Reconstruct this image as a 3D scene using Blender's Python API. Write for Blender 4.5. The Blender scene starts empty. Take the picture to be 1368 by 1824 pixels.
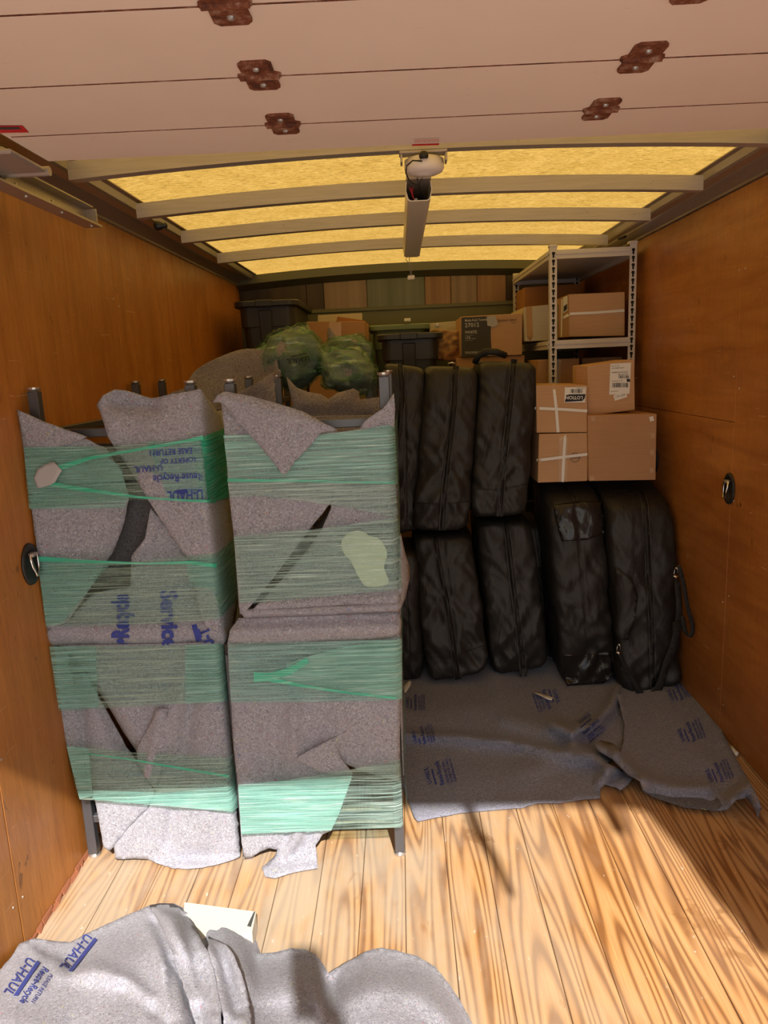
import bpy, bmesh, math, random
from mathutils import Vector, Matrix, noise
from mathutils.bvhtree import BVHTree
from mathutils.geometry import delaunay_2d_cdt
random.seed(7)
sc = bpy.context.scene
COL = sc.collection
R = math.radians

# ---------------------------------------------------------------- camera
IW, IH = 1368, 1824
FPX, YAW, PITCH, ROLL = 1315.5, 0.02785, 0.19595, -0.04352
EYE = Vector((0, 0, 1.54))
FW = Vector((-math.sin(YAW)*math.cos(PITCH), math.cos(YAW)*math.cos(PITCH), -math.sin(PITCH)))
R0 = Vector((math.cos(YAW), math.sin(YAW), 0)); U0 = R0.cross(FW)
RT = math.cos(ROLL)*R0 + math.sin(ROLL)*U0
UP = -math.sin(ROLL)*R0 + math.cos(ROLL)*U0
cd = bpy.data.cameras.new('camera'); co = bpy.data.objects.new('camera', cd); COL.objects.link(co)
m = Matrix((RT, UP, -FW)).transposed().to_4x4(); m.translation = EYE; co.matrix_world = m
cd.sensor_fit = 'VERTICAL'; cd.sensor_height = 36; cd.lens = 36*FPX/IH; cd.clip_start = 0.02
sc.camera = co

# ---------------------------------------------------------------- world, sun, exposure
sd = Vector((-0.145, 0.722, -0.677)).normalized()
w = bpy.data.worlds.new('sky'); sc.world = w; w.use_nodes = True
nt = w.node_tree; bg = nt.nodes['Background']
sk = nt.nodes.new('ShaderNodeTexSky'); sk.sky_type = 'NISHITA'; sk.sun_disc = False
sk.sun_elevation = math.asin(-sd.z); sk.sun_rotation = math.atan2(-sd.x, -sd.y)
sk.air_density = 1.2; sk.dust_density = 3.0
nt.links.new(sk.outputs[0], bg.inputs[0]); bg.inputs[1].default_value = 0.125
sl = bpy.data.lights.new('sun', 'SUN'); sl.energy = 6.8; sl.angle = R(0.9); sl.color = (1.0, 0.955, 0.89)
so = bpy.data.objects.new('sun', sl); COL.objects.link(so)
so.rotation_euler = sd.to_track_quat('-Z', 'Y').to_euler(); so.location = (2, -6, 7)
sc.view_settings.view_transform = 'Standard'; sc.view_settings.look = 'None'
sc.view_settings.gamma = 1; sc.view_settings.use_curve_mapping = False
sc.view_settings.exposure = 0.27

# ---------------------------------------------------------------- helpers
def ray(px, py): return FW*FPX + RT*(px-IW/2) + UP*(IH/2-py)
def P(px, py, ax, v):
    d = ray(px, py); return EYE + d*((v-EYE[ax])/d[ax])
def lin(s):
    s = s/255; return s/12.92 if s <= .04045 else ((s+.055)/1.055)**2.4
def rgb(r, g, b): return (lin(r), lin(g), lin(b), 1)

class N:
    def __init__(s, name, rough=.6, metal=0, spec=.5):
        s.m = bpy.data.materials.new(name); s.m.use_nodes = True; s.t = s.m.node_tree
        s.b = s.t.nodes['Principled BSDF']; s.out = s.t.nodes['Material Output']
        s.b.inputs['Roughness'].default_value = rough; s.b.inputs['Metallic'].default_value = metal
        s.b.inputs['Specular IOR Level'].default_value = spec
        s.tc = s.t.nodes.new('ShaderNodeTexCoord')
    def n(s, t, **k):
        x = s.t.nodes.new(t)
        for a, b in k.items():
            if hasattr(x, a): setattr(x, a, b)
        return x
    def l(s, a, b): s.t.links.new(a, b); return s
    def mp(s, scale=(1,1,1), rot=(0,0,0), loc=None, src=None):
        x = s.n('ShaderNodeMapping'); x.inputs['Scale'].default_value = scale; x.inputs['Rotation'].default_value = rot
        s.l(src or s.tc.outputs['Object'], x.inputs[0]); return x.outputs[0]
    def noise(s, v, scale=5, detail=3, rough=.5, dist=0):
        x = s.n('ShaderNodeTexNoise'); s.l(v, x.inputs['Vector'])
        x.inputs['Scale'].default_value = scale; x.inputs['Detail'].default_value = detail
        x.inputs['Roughness'].default_value = rough; x.inputs['Distortion'].default_value = dist; return x.outputs[0]
    def ramp(s, f, *st):
        x = s.n('ShaderNodeValToRGB'); e = x.color_ramp.elements
        while len(e) < len(st): e.new(.5)
        for i, (p, c) in enumerate(st):
            e[i].position = p; e[i].color = c if len(c) == 4 else (*c, 1)
        s.l(f, x.inputs[0]); return x.outputs[0]
    def mix(s, f, a, b, mode='MIX'):
        x = s.n('ShaderNodeMixRGB'); x.blend_type = mode
        for i, v in ((0, f), (1, a), (2, b)):
            if hasattr(v, 'links') or hasattr(v, 'is_linked'): s.l(v, x.inputs[i])
            else: x.inputs[i].default_value = v
        return x.outputs[0]
    def math(s, op, a, b=0.0):
        x = s.n('ShaderNodeMath'); x.operation = op
        for i, v in ((0, a), (1, b)):
            if hasattr(v, 'is_linked'): s.l(v, x.inputs[i])
            else: x.inputs[i].default_value = v
        return x.outputs[0]
    def col(s, c):
        if hasattr(c, 'is_linked'): s.l(c, s.b.inputs['Base Color'])
        else: s.b.inputs['Base Color'].default_value = c
        return s
    def bump(s, h, st=.3, d=.01):
        x = s.n('ShaderNodeBump'); x.inputs['Strength'].default_value = st; x.inputs['Distance'].default_value = d
        s.l(h, x.inputs['Height']); s.l(x.outputs[0], s.b.inputs['Normal']); return s
G = lambda v: (v, v, v, 1)
BLK, WHT = G(0), G(1)

def felt(name, tint=(1,1,1), k=1.0):
    s = N(name, .95, 0, .1); o = s.tc.outputs['Object']
    def c(r,g,b): return (r*tint[0]*k, g*tint[1]*k, b*tint[2]*k, 1)
    f = s.noise(o, 170, 5, .75, 1.2)
    base = s.ramp(f, (.30, c(.035,.032,.036)), (.45, c(.26,.235,.24)), (.56, c(.37,.34,.345)), (.70, c(.66,.62,.61)))
    fb = s.noise(s.mp((1,1,1)), 62, 2, .5, 3.2); base = s.mix(s.ramp(fb, (.492, BLK), (.50, G(.55)), (.508, BLK)), base, c(.85,.82,.82))
    fd = s.noise(s.mp((1.1,.9,1.2)), 85, 2, .5, 3.0); base = s.mix(s.ramp(fd, (.488, BLK), (.50, G(.75)), (.512, BLK)), base, c(.05,.045,.06))
    g = s.noise(o, 14, 3, .6); base = s.mix(s.ramp(g, (.35, BLK), (.7, G(.35))), base, c(.33,.29,.32))
    for seed, cc, th in ((3.1, (.55,.08,.12,1), .80), (7.7, (.62,.62,.15,1), .80), (12.3, (.12,.2,.45,1), .79)):
        v = s.mp((1,1,1)); mm = v.node; mm.inputs['Location'].default_value = (seed, seed*2, seed*.5)
        fl = s.noise(v, 75, 1, .5, 2.0); base = s.mix(s.ramp(fl, (th-.06, BLK), (th-.03, G(.7))), base, cc)
    s.col(base); s.bump(f, .6, .006); s.b.inputs['Sheen Weight'].default_value = .15
    return s.m
M = {}
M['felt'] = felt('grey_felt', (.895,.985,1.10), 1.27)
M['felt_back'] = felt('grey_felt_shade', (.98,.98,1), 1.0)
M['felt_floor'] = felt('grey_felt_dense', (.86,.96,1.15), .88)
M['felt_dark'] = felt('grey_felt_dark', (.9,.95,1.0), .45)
M['ink'] = N('blue_ink', .9).col(rgb(58,70,150)).m
M['ink_black'] = N('black_ink', .8).col(rgb(34,36,50)).m

def ply(name, a, b, rotx=False):
    s = N(name, .36, 0, .45)
    v = s.mp((.6, .5, 5) if rotx else (1, 7, .6))
    f = s.noise(v, 3.2, 5, .6, .8)
    base = s.ramp(f, (.3, a), (.7, b))
    big = s.noise(s.tc.outputs['Object'], 1.3, 3, .5); base = s.mix(s.ramp(big, (.4, BLK), (.75, G(.45))), base, (a[0]*.55, a[1]*.5, a[2]*.5, 1))
    fine = s.noise(s.mp((1, 60, 4)), 5, 2, .6); base = s.mix(s.ramp(fine, (.4, G(.16)), (.6, BLK)), base, (.03,.012,.005,1))
    for rx, sc_, loc in ((.6, 2.6, 2.0), (-.5, 2.2, 9.0), (1.3, 3.2, 5.0)):
        vv = s.mp((1, 1.0, 14), (rx, 0, 0)); vv.node.inputs['Location'].default_value = (loc, loc, loc)
        sc1 = s.noise(vv, sc_*2.2, 4, .65, .5)
        msk = s.noise(s.tc.outputs['Object'], 2.3+loc*.1, 2, .5)
        sr = s.math('MULTIPLY', s.ramp(sc1, (.685, BLK), (.70, WHT)), s.ramp(msk, (.45, BLK), (.6, G(.75))))
        base = s.mix(sr, base, (.62,.38,.22,1))
    dk = s.noise(s.mp((1, 3, 1.2)), 7, 3, .6, 1); base = s.mix(s.ramp(dk, (.70, BLK), (.73, G(.6))), base, (.06,.022,.01,1))
    s.col(base); s.bump(f, .08, .004)
    s.l(s.ramp(s.noise(s.tc.outputs['Object'], 5, 4, .7), (.3, G(.28)), (.7, G(.55))), s.b.inputs['Roughness'])
    return s.m
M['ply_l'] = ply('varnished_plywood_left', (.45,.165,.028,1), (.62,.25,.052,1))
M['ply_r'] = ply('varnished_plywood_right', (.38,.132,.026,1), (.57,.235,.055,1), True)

def floorwood():
    s = N('pine_plank', .55, 0, .3)
    oi = s.n('ShaderNodeObjectInfo')
    cb = s.n('ShaderNodeCombineXYZ'); s.l(s.math('MULTIPLY', oi.outputs['Random'], 37.0), cb.inputs[0]); s.l(s.math('MULTIPLY', oi.outputs['Random'], 91.0), cb.inputs[1])
    ad = s.n('ShaderNodeVectorMath'); ad.operation = 'ADD'; s.l(s.tc.outputs['Object'], ad.inputs[0]); s.l(cb.outputs[0], ad.inputs[1])
    v = s.mp((5.0, .33, 1), src=ad.outputs[0])
    f = s.noise(v, 1.15, 2, .4, .1)
    rings = s.math('SINE', s.math('MULTIPLY', f, 150.0))
    rings = s.math('MULTIPLY_ADD', rings, .5); rings.node.inputs[2].default_value = .5
    fib = s.noise(s.mp((90, 2.2, 1), src=ad.outputs[0]), 2, 3, .6)
    base = s.ramp(rings, (.1, (.55,.325,.138,1)), (.55, (.48,.252,.092,1)), (.80, (.36,.175,.06,1)), (.97, (.23,.10,.032,1)))
    base = s.mix(s.ramp(fib, (.35, G(.35)), (.6, BLK)), base, (.24,.12,.05,1))
    tone = s.ramp(oi.outputs['Random'], (.0, (.95,.95,.98,1)), (.5, (1.03,.98,.9,1)), (1, (1.0,.9,.78,1)))
    base = s.mix(.8, base, tone, 'MULTIPLY')
    # weathered grey patches and stains
    wv = s.noise(s.mp((2.6, 1.1, 1)), 1.7, 4, .6)
    sx = s.n('ShaderNodeSeparateXYZ'); s.l(s.tc.outputs['Object'], sx.inputs[0])
    base = s.mix(s.math('MULTIPLY', s.ramp(wv, (.36, BLK), (.58, G(.75))), s.ramp(s.math('SUBTRACT', .55, s.math('MULTIPLY', sx.outputs[0], .8)), (.0, G(.2)), (.6, WHT))), base, (.43,.355,.265,1))
    st = s.noise(s.mp((1.6, 1.0, 1)), 2.6, 5, .65, .5); base = s.mix(s.ramp(st, (.60, BLK), (.63, G(.5))), base, (.22,.095,.03,1))
    rd = s.noise(s.mp((1.5, 1.5, 1)), 3.3, 3, .5); base = s.mix(s.ramp(rd, (.70, BLK), (.76, G(.4))), base, (.45,.12,.06,1))
    pt = s.noise(s.mp((14, 6, 1)), 5, 3, .6); base = s.mix(s.ramp(pt, (.70, BLK), (.73, G(.8))), base, (.58,.54,.46,1))
    s.col(base); s.bump(s.math('SUBTRACT', fib, rings), .16, .003)
    return s.m
M['floor'] = floorwood()
M['floor_edge'] = N('raw_red_wood', .8).col(rgb(150,92,62)).m

def paint():
    s = N('door_paint', .5, 0, .35)
    f = s.noise(s.tc.outputs['Object'], 2.2, 4, .6)
    base = s.ramp(f, (.3, (.80,.66,.58,1)), (.7, (.86,.72,.64,1)))
    g = s.noise(s.mp((2.5, 14, 1), (0,0,.35)), 4, 4, .7, 1); base = s.mix(s.ramp(g, (.69, BLK), (.73, G(.65))), base, (.40,.20,.10,1))
    d = s.noise(s.tc.outputs['Object'], 26, 2, .5); base = s.mix(s.ramp(d, (.775, BLK), (.79, G(.9))), base, (.16,.09,.06,1))
    s.col(base); return s.m
M['paint'] = paint()
def rust():
    s = N('rusty_steel', .8, .2)
    f = s.noise(s.tc.outputs['Object'], 38, 5, .7)
    s.col(s.ramp(f, (.35, (.07,.02,.012,1)), (.52, (.20,.06,.025,1)), (.66, (.34,.22,.16,1)), (.8, (.45,.4,.36,1)))).bump(f, .5, .004); return s.m
M['rust'] = rust()
def metal(name, c, rough=.4, metalv=.8, spot=True):
    s = N(name, rough, metalv)
    if spot:
        f = s.noise(s.tc.outputs['Object'], 45, 4, .7)
        g = s.noise(s.mp((2, 30, 30)), 4, 3, .6)
        b = s.mix(s.ramp(g, (.35, G(.25)), (.65, BLK)), c, (c[0]*.5, c[1]*.5, c[2]*.5, 1))
        b = s.mix(s.ramp(f, (.68, BLK), (.72, G(.7))), b, (.12,.06,.03,1)); s.col(b)
    else: s.col(c)
    return s.m
M['bow'] = metal('galvanised_bow', (.50,.46,.42,1), .45, .45)
M['rail'] = metal('aluminium_rail', (.46,.42,.38,1), .33, .7)
M['steel'] = metal('zinc_steel', (.50,.46,.44,1), .4, .6)
M['leg'] = metal('graphite_steel', rgb(92,92,96), .4, .5, False)
M['cap'] = metal('nickel_cap', (.6,.56,.52,1), .3, .8, False)
M['shelf'] = metal('white_shelf_steel', rgb(205,200,200), .45, .1, False)
M['hole'] = N('dark_hole', .9).col(G(.01)).m
M['gun'] = metal('black_plastic_dish', G(.02), .35, 0, False)
M['chrome'] = metal('chrome', G(.8), .15, 1, False)
def rooftex():
    s = N('fibreglass_roof'); o = s.tc.outputs['Object']
    f = s.noise(s.mp((1, 1.0, 1)), 9, 5, .7); g = s.noise(s.mp((34, 95, 34)), 1.2, 4, .8, .6)
    c = s.ramp(f, (.3, (.40,.235,.045,1)), (.7, (.50,.31,.075,1)))
    c = s.mix(s.ramp(g, (.35, G(.8)), (.47, G(.2)), (.58, BLK)), c, (.14,.075,.01,1))
    c = s.mix(s.ramp(g, (.60, BLK), (.70, G(.6))), c, (.7,.5,.2,1))
    t = s.n('ShaderNodeBsdfTranslucent'); d = s.n('ShaderNodeBsdfDiffuse'); mx = s.n('ShaderNodeMixShader')
    s.l(c, t.inputs[0]); s.l(c, d.inputs[0]); mx.inputs[0].default_value = .18
    s.l(t.outputs[0], mx.inputs[1]); s.l(d.outputs[0], mx.inputs[2]); s.l(mx.outputs[0], s.out.inputs[0]); return s.m
M['roof'] = rooftex()
def nylon(name, c, rough=.5):
    s = N(name, rough, 0, .4); o = s.tc.outputs['Object']
    f = s.noise(o, 3, 3, .6); g = s.noise(s.mp((1,1,.5)), 14, 3, .6, .6)
    s.col(s.ramp(f, (.3, (c[0]*.8, c[1]*.8, c[2]*.8, 1)), (.7, (*c, 1)))).bump(g, .35, .02); return s.m
M['nylon'] = nylon('black_nylon', (.024,.022,.022), .5)
M['tapezip'] = N('zip_tape', .45).col(G(.05)).m; M['vinyl'] = nylon('black_vinyl', (.02,.018,.018), .22)
M['zip'] = N('black_zip', .6).col(G(.008)).m; M['web'] = N('black_webbing', .7).col(G(.014)).m
def card(name, c):
    s = N(name, .75, 0, .2); f = s.noise(s.mp((1,1,1)), 3, 4, .6); g = s.noise(s.mp((1,1,70)), 4, 2, .5)
    b = s.ramp(f, (.3, (c[0]*.88, c[1]*.86, c[2]*.84, 1)), (.7, (*c, 1)))
    b = s.mix(s.ramp(g, (.4, G(.12)), (.6, BLK)), b, (c[0]*.5, c[1]*.5, c[2]*.5, 1)); s.col(b); return s.m
M['card'] = card('cardboard', (.50,.29,.16)); M['card_pale'] = card('pale_cardboard', (.58,.36,.21))
M['card_white'] = card('white_cardboard', (.60,.55,.43)); M['kraft'] = card('kraft_paper', (.55,.33,.15))
M['card_red'] = card('reddish_cardboard', (.40,.19,.08))
M['tape'] = N('clear_tape', .2).col((.55,.36,.23,1)).m
M['strap'] = N('white_strap', .45).col(G(.78)).m
M['paper'] = N('label_paper', .7).col(G(.80)).m
M['charcoal'] = N('charcoal_print', .75).col((.055,.052,.05,1)).m
M['white_print'] = N('white_print', .7).col(G(.6)).m
M['tote'] = N('black_tote_plastic', .42).col((.03,.03,.035,1)).m
M['tote_green'] = N('green_tote_plastic', .45).col((.16,.22,.13,1)).m
M['white_plastic'] = N('white_plastic', .35).col((.82,.76,.72,1)).m
M['dirty_plastic'] = N('yellowed_plastic', .35).col((.74,.68,.56,1)).m
M['cream'] = N('cream_card', .7).col((.62,.59,.51,1)).m
M['wire'] = N('black_wire', .5).col(G(.015)).m
M['red'] = N('red_print', .6).col((.6,.02,.03,1)).m
M['brown'] = N('dark_brown_board', .55).col((.035,.022,.018,1)).m
M['backm'] = metal('olive_metal', (.13,.13,.075,1), .5, .25, False)
def reflpanel(name, a, b):  # blurred reflections in shiny metal, painted into the panel colour
    s = N(name, .33, .35); f = s.noise(s.mp((9, 1, .15)), 1.6, 3, .55)
    s.col(s.ramp(f, (.35, a), (.65, b))); return s.m
M['bp1'] = reflpanel('dull_brown_reflection', (.035,.024,.012,1), (.07,.045,.018,1))
M['bp2'] = reflpanel('tan_reflection', (.17,.11,.055,1), (.27,.19,.11,1))
M['bp3'] = reflpanel('olive_reflection', (.10,.11,.06,1), (.17,.17,.10,1))
M['bp4'] = reflpanel('orange_reflection', (.20,.10,.035,1), (.30,.17,.07,1))
M['asphalt'] = N('concrete_ground', .9).col((.52,.50,.46,1)).m
M['shell'] = N('truck_skin', .5).col(G(.7)).m
M['grey_label'] = N('grey_tape', .5).col((.42,.41,.42,1)).m

def film(name, ang=0.0, op=.45, tint=(.16,.62,.48), painted_sheen=.5, zs=75):
    s = N(name, .28, 0, .6)
    v = s.mp((1.3 if zs > 40 else 5, 1.3 if zs > 40 else 5, zs), (0, ang, 0))
    f = s.noise(v, 2.6, 4, .65, .15); g = s.noise(s.mp((3, 3, zs*2.1), (0, ang, 0)), 2.4, 3, .6)
    big = s.noise(s.tc.outputs['Object'], 5, 3, .6)
    c = s.mix(s.ramp(g, (.52, BLK), (.66, G(painted_sheen))), (*tint, 1), (.75,.95,.88,1))  # pale highlight streaks painted into the film colour
    s.col(c); s.bump(f, .55, .004)
    tr = s.n('ShaderNodeBsdfTransparent'); tr.inputs[0].default_value = (.80,.96,.90,1)
    fac = s.ramp(f, (.38, G(max(0, op-.24))), (.5, G(op)), (.60, G(min(1, op+.25))), (.70, G(min(1, op+.5))))
    fac = s.math('MULTIPLY', fac, s.ramp(big, (.3, G(.8)), (.7, G(1.15 if op < .8 else 1))))
    mx = s.n('ShaderNodeMixShader'); s.l(fac, mx.inputs[0]); s.l(tr.outputs[0], mx.inputs[1]); s.l(s.b.outputs[0], mx.inputs[2])
    s.l(mx.outputs[0], s.out.inputs[0]); return s.m
M['film'] = film('stretch_film', 0.02, .33, (.26,.53,.49), .6)
M['film_l'] = film('stretch_film_sparse', -0.04, .20, (.40,.56,.45), .5)
M['film_t'] = film('stretch_film_dense', -.03, .44, (.28,.60,.53), .9)
M['film_w'] = film('stretch_film_streaky', .22, .30, (.45,.60,.55), 1)
M['film_u'] = film('stretch_film_tilted', -.09, .28, (.34,.52,.46), .9)
M['film_b'] = film('stretch_film_bunched', -.05, .85, (.03,.52,.33), .5)
M['film_r'] = film('stretch_film_bag', .9, .20, (.16,.32,.13), .8, 15); M['film_r'].node_tree.nodes['Principled BSDF'].inputs['Roughness'].default_value = .16

# ---- objects
def tag(o, label=None, cat=None, group=None, kind=None):
    if label: o['label'] = label
    if cat: o['category'] = cat
    if group: o['group'] = group
    if kind: o['kind'] = kind
    return o
def thing(name, loc, label, cat, group=None):
    o = bpy.data.objects.new(name, None); COL.objects.link(o); o.location = loc; o.empty_display_size = .1
    return tag(o, label, cat, group)
def wloc(o):
    v = Vector((0,0,0))
    while o: v += o.location; o = o.parent
    return v
def adopt(o, parent):
    if parent is not None:
        o.parent = parent
        if parent.type == 'EMPTY': o.matrix_parent_inverse = Matrix.Translation(-wloc(parent))
def link(name, bm, mat, parent=None, smooth=False, **t):
    me = bpy.data.meshes.new(name); bm.normal_update(); bm.to_mesh(me); bm.free()
    if smooth:
        for p in me.polygons: p.use_smooth = True
    me.materials.append(M[mat] if isinstance(mat, str) else mat)
    o = bpy.data.objects.new(name, me); COL.objects.link(o); adopt(o, parent)
    tag(o, **t); return o
def hexa(bm, c):   # c: 8 corners, bottom 4 (ccw from front-left) then top 4
    v = [bm.verts.new(p) for p in c]
    for f in ((0,1,5,4),(1,2,6,5),(2,3,7,6),(3,0,4,7),(4,5,6,7),(3,2,1,0)): bm.faces.new([v[i] for i in f])
def box(bm, x0, x1, y0, y1, z0, z1):
    hexa(bm, [(x0,y0,z0),(x1,y0,z0),(x1,y1,z0),(x0,y1,z0),(x0,y0,z1),(x1,y0,z1),(x1,y1,z1),(x0,y1,z1)])
def bevel(bm, w=.003, seg=1):
    bmesh.ops.recalc_face_normals(bm, faces=bm.faces)
    bmesh.ops.bevel(bm, geom=list(bm.edges), offset=w, segments=seg, affect='EDGES', profile=.6, clamp_overlap=True)
def bx(name, x0, x1, y0, y1, z0, z1, mat, parent=None, bev=.003, **t):
    bm = bmesh.new(); box(bm, x0, x1, y0, y1, z0, z1)
    if bev: bevel(bm, bev)
    return link(name, bm, mat, parent, **t)
def tube(bm, pts, r, n=8, caps=True):
    pts = [Vector(p) for p in pts]; rings = []
    for i, p in enumerate(pts):
        d = (pts[min(i+1, len(pts)-1)] - pts[max(i-1, 0)]).normalized()
        a = Vector((0,0,1)) if abs(d.z) < .9 else Vector((1,0,0))
        u = d.cross(a).normalized(); v = d.cross(u)
        rr = r[i] if isinstance(r, (list, tuple)) else r
        rings.append([bm.verts.new(p + (u*math.cos(2*math.pi*k/n) + v*math.sin(2*math.pi*k/n))*rr) for k in range(n)])
    for a, b in zip(rings, rings[1:]):
        for k in range(n): bm.faces.new((a[k], a[(k+1)%n], b[(k+1)%n], b[k]))
    if caps: bm.faces.new(rings[0][::-1]); bm.faces.new(rings[-1])
def lathe(bm, prof, c, axis='z', n=24, sx=1, sy=1):
    rings = []
    for r, h in prof:
        ring = []
        for k in range(n):
            a = 2*math.pi*k/n; u, v = r*math.cos(a)*sx, r*math.sin(a)*sy
            q = {'z': (u, v, h), 'x': (h, u, v), 'y': (u, h, v)}[axis]; ring.append(bm.verts.new(Vector(c)+Vector(q)))
        rings.append(ring)
    for a, b in zip(rings, rings[1:]):
        for k in range(n): bm.faces.new((a[k], a[(k+1)%n], b[(k+1)%n], b[k]))
    bm.faces.new(rings[0][::-1]); bm.faces.new(rings[-1]); bmesh.ops.recalc_face_normals(bm, faces=bm.faces)
def extr(bm, prof, y0, y1):   # profile in xz, extruded along y
    a = [bm.verts.new((x, y0, z)) for x, z in prof]; b = [bm.verts.new((x, y1, z)) for x, z in prof]
    n = len(prof)
    for i in range(n): bm.faces.new((a[i], a[(i+1)%n], b[(i+1)%n], b[i]))
    bm.faces.new(a[::-1]); bm.faces.new(b); bmesh.ops.recalc_face_normals(bm, faces=bm.faces)

# ---- cloth machinery
def inside(poly, x, y):
    c = False; n = len(poly); j = n-1
    for i in range(n):
        xi, yi = poly[i]; xj, yj = poly[j]
        if (yi > y) != (yj > y) and x < (xj-xi)*(y-yi)/(yj-yi)+xi: c = not c
        j = i
    return c
def segd(px, py, a, b):
    dx, dy = b[0]-a[0], b[1]-a[1]; L = dx*dx+dy*dy or 1e-9
    t = max(0, min(1, ((px-a[0])*dx+(py-a[1])*dy)/L)); ex, ey = a[0]+t*dx-px, a[1]+t*dy-py
    return math.hypot(ex, ey), t, (dx*(py-a[1])-dy*(px-a[0]))
def folds(fl, x, y):
    s = 0
    for f in fl:
        pts, wd, am = f[:3]; best = 1e9; sg = 1
        for a, b in zip(pts, pts[1:]):
            d, t, side = segd(x, y, a, b)
            if d < best: best = d; sg = 1 if side > 0 else -1
        if len(f) > 3:   # step: one side raised, decaying
            dd = best*sg*f[3]
            s += am*(math.exp(-(dd/wd)**2) if dd > 0 else math.exp(-(dd/(wd*.22))**2))
        else: s += am*math.exp(-(best/wd)**2)
    return s
def dens(poly, step, smooth=False):
    if smooth:
        out = []; n = len(poly)
        for i in range(n):
            p0, p1, p2, p3 = poly[i-1], poly[i], poly[(i+1)%n], poly[(i+2)%n]
            for k in range(3):
                t = k/3
                out.append(tuple(.5*(2*p1[j]+(p2[j]-p0[j])*t+(2*p0[j]-5*p1[j]+4*p2[j]-p3[j])*t*t+(3*p1[j]-p0[j]-3*p2[j]+p3[j])*t**3) for j in (0,1)))
        poly = out
    o = []; n = len(poly)
    for i in range(n):
        a, b = poly[i], poly[(i+1)%n]; L = math.hypot(b[0]-a[0], b[1]-a[1]); k = max(1, int(L/step))
        for q in range(k): o.append((a[0]+(b[0]-a[0])*q/k, a[1]+(b[1]-a[1])*q/k))
    return o
def sheet(bm, poly, mapf, step=9, smooth=False, rag=0, skirt=None):
    b = dens(poly, step, smooth)
    if rag: b = [(x+random.uniform(-rag, rag), y+random.uniform(-rag, rag)) for x, y in b]
    xs = [p[0] for p in b]; ys = [p[1] for p in b]; pts = list(b); nb = len(b)
    y = min(ys)+step*.5; row = 0
    cell = {}
    for p in b: cell.setdefault((int(p[0]//step), int(p[1]//step)), []).append(p)
    while y < max(ys):
        x = min(xs)+(step*.5 if row % 2 else 0)
        while x < max(xs):
            if inside(b, x, y):
                ci, cj = int(x//step), int(y//step)
                if all((q[0]-x)**2+(q[1]-y)**2 > (step*.5)**2 for a in (-1,0,1) for c in (-1,0,1) for q in cell.get((ci+a, cj+c), ())): pts.append((x, y))
            x += step
        y += step*.87; row += 1
    r = delaunay_2d_cdt([Vector(p) for p in pts], [], [list(range(nb))], 1, 1e-4)
    vs = [bm.verts.new(mapf(v.x, v.y)) for v in r[0]]; fs = []
    for f in r[2]:
        try: fs.append(bm.faces.new([vs[i] for i in f]))
        except ValueError: pass
    for f in fs: f.normal_update()
    for f in fs:
        if f.normal.dot(EYE-f.calc_center_median()) < 0: f.normal_flip()
    if skirt is not None:
        be = [e for e in bm.edges if len(e.link_faces) == 1 and e.link_faces[0] in set(fs)]
        mpv = {}
        for e in be:
            for v in e.verts:
                if v not in mpv: mpv[v] = bm.verts.new(skirt(v.co))
        for e in be:
            bm.faces.new((e.verts[0], e.verts[1], mpv[e.verts[1]], mpv[e.verts[0]]))
        bmesh.ops.recalc_face_normals(bm, faces=bm.faces)
    return fs
BV = {}
def cloth(name, polys, mapf, mat, parent, step=9, thick=.005, smooth=False, rag=0, skirt=None, key=None, **t):
    bm = bmesh.new()
    for pl in (polys if isinstance(polys[0], list) else [polys]): sheet(bm, pl, mapf, step, smooth, rag, skirt)
    if key: BV.setdefault(key, []).append(BVHTree.FromBMesh(bm))
    o = link(name, bm, mat, parent, True, **t)
    if thick:
        s = o.modifiers.new('thickness', 'SOLIDIFY'); s.thickness = thick; s.offset = -1
    return o
def hit(key, px, py, off=.002, default=None):
    d = ray(px, py).normalized(); best = None
    for b in BV[key]:
        h = b.ray_cast(EYE, d)
        if h[0] is not None and (best is None or h[3] < best[3]): best = h
    if best is None: return None
    n = best[1]; n = n if n.dot(d) < 0 else -n
    return best[0] + (n*.5 - d*.5).normalized()*off
def onto(key, off=.002, fall=None):
    last = [fall]
    def f(x, y):
        h = hit(key, x, y, off)
        if h is None:
            q = last[0]
            if q is None: return EYE + ray(x, y).normalized()*3
            dd = ray(x, y).normalized(); nn = -FW
            return EYE + dd*((q-EYE).dot(nn)/dd.dot(nn))
        last[0] = h; return h
    return f
def decal(name, poly, key, mat, parent, off=.002, step=8, thick=0, smooth=False, **t):
    c = (sum(p[0] for p in poly)/len(poly), sum(p[1] for p in poly)/len(poly))
    return cloth(name, poly, onto(key, off, hit(key, *c, off)), mat, parent, step, thick, smooth, **t)
def strip(pts, wd):   # polyline to ribbon polygon in px
    L, Rr = [], []
    for i, p in enumerate(pts):
        a = pts[max(0, i-1)]; b = pts[min(len(pts)-1, i+1)]; dx, dy = b[0]-a[0], b[1]-a[1]; l = math.hypot(dx, dy)
        w_ = wd[i] if isinstance(wd, (list, tuple)) else wd
        L.append((p[0]-dy/l*w_/2, p[1]+dx/l*w_/2)); Rr.append((p[0]+dy/l*w_/2, p[1]-dx/l*w_/2))
    return L + Rr[::-1]
_fc = {}
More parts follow.
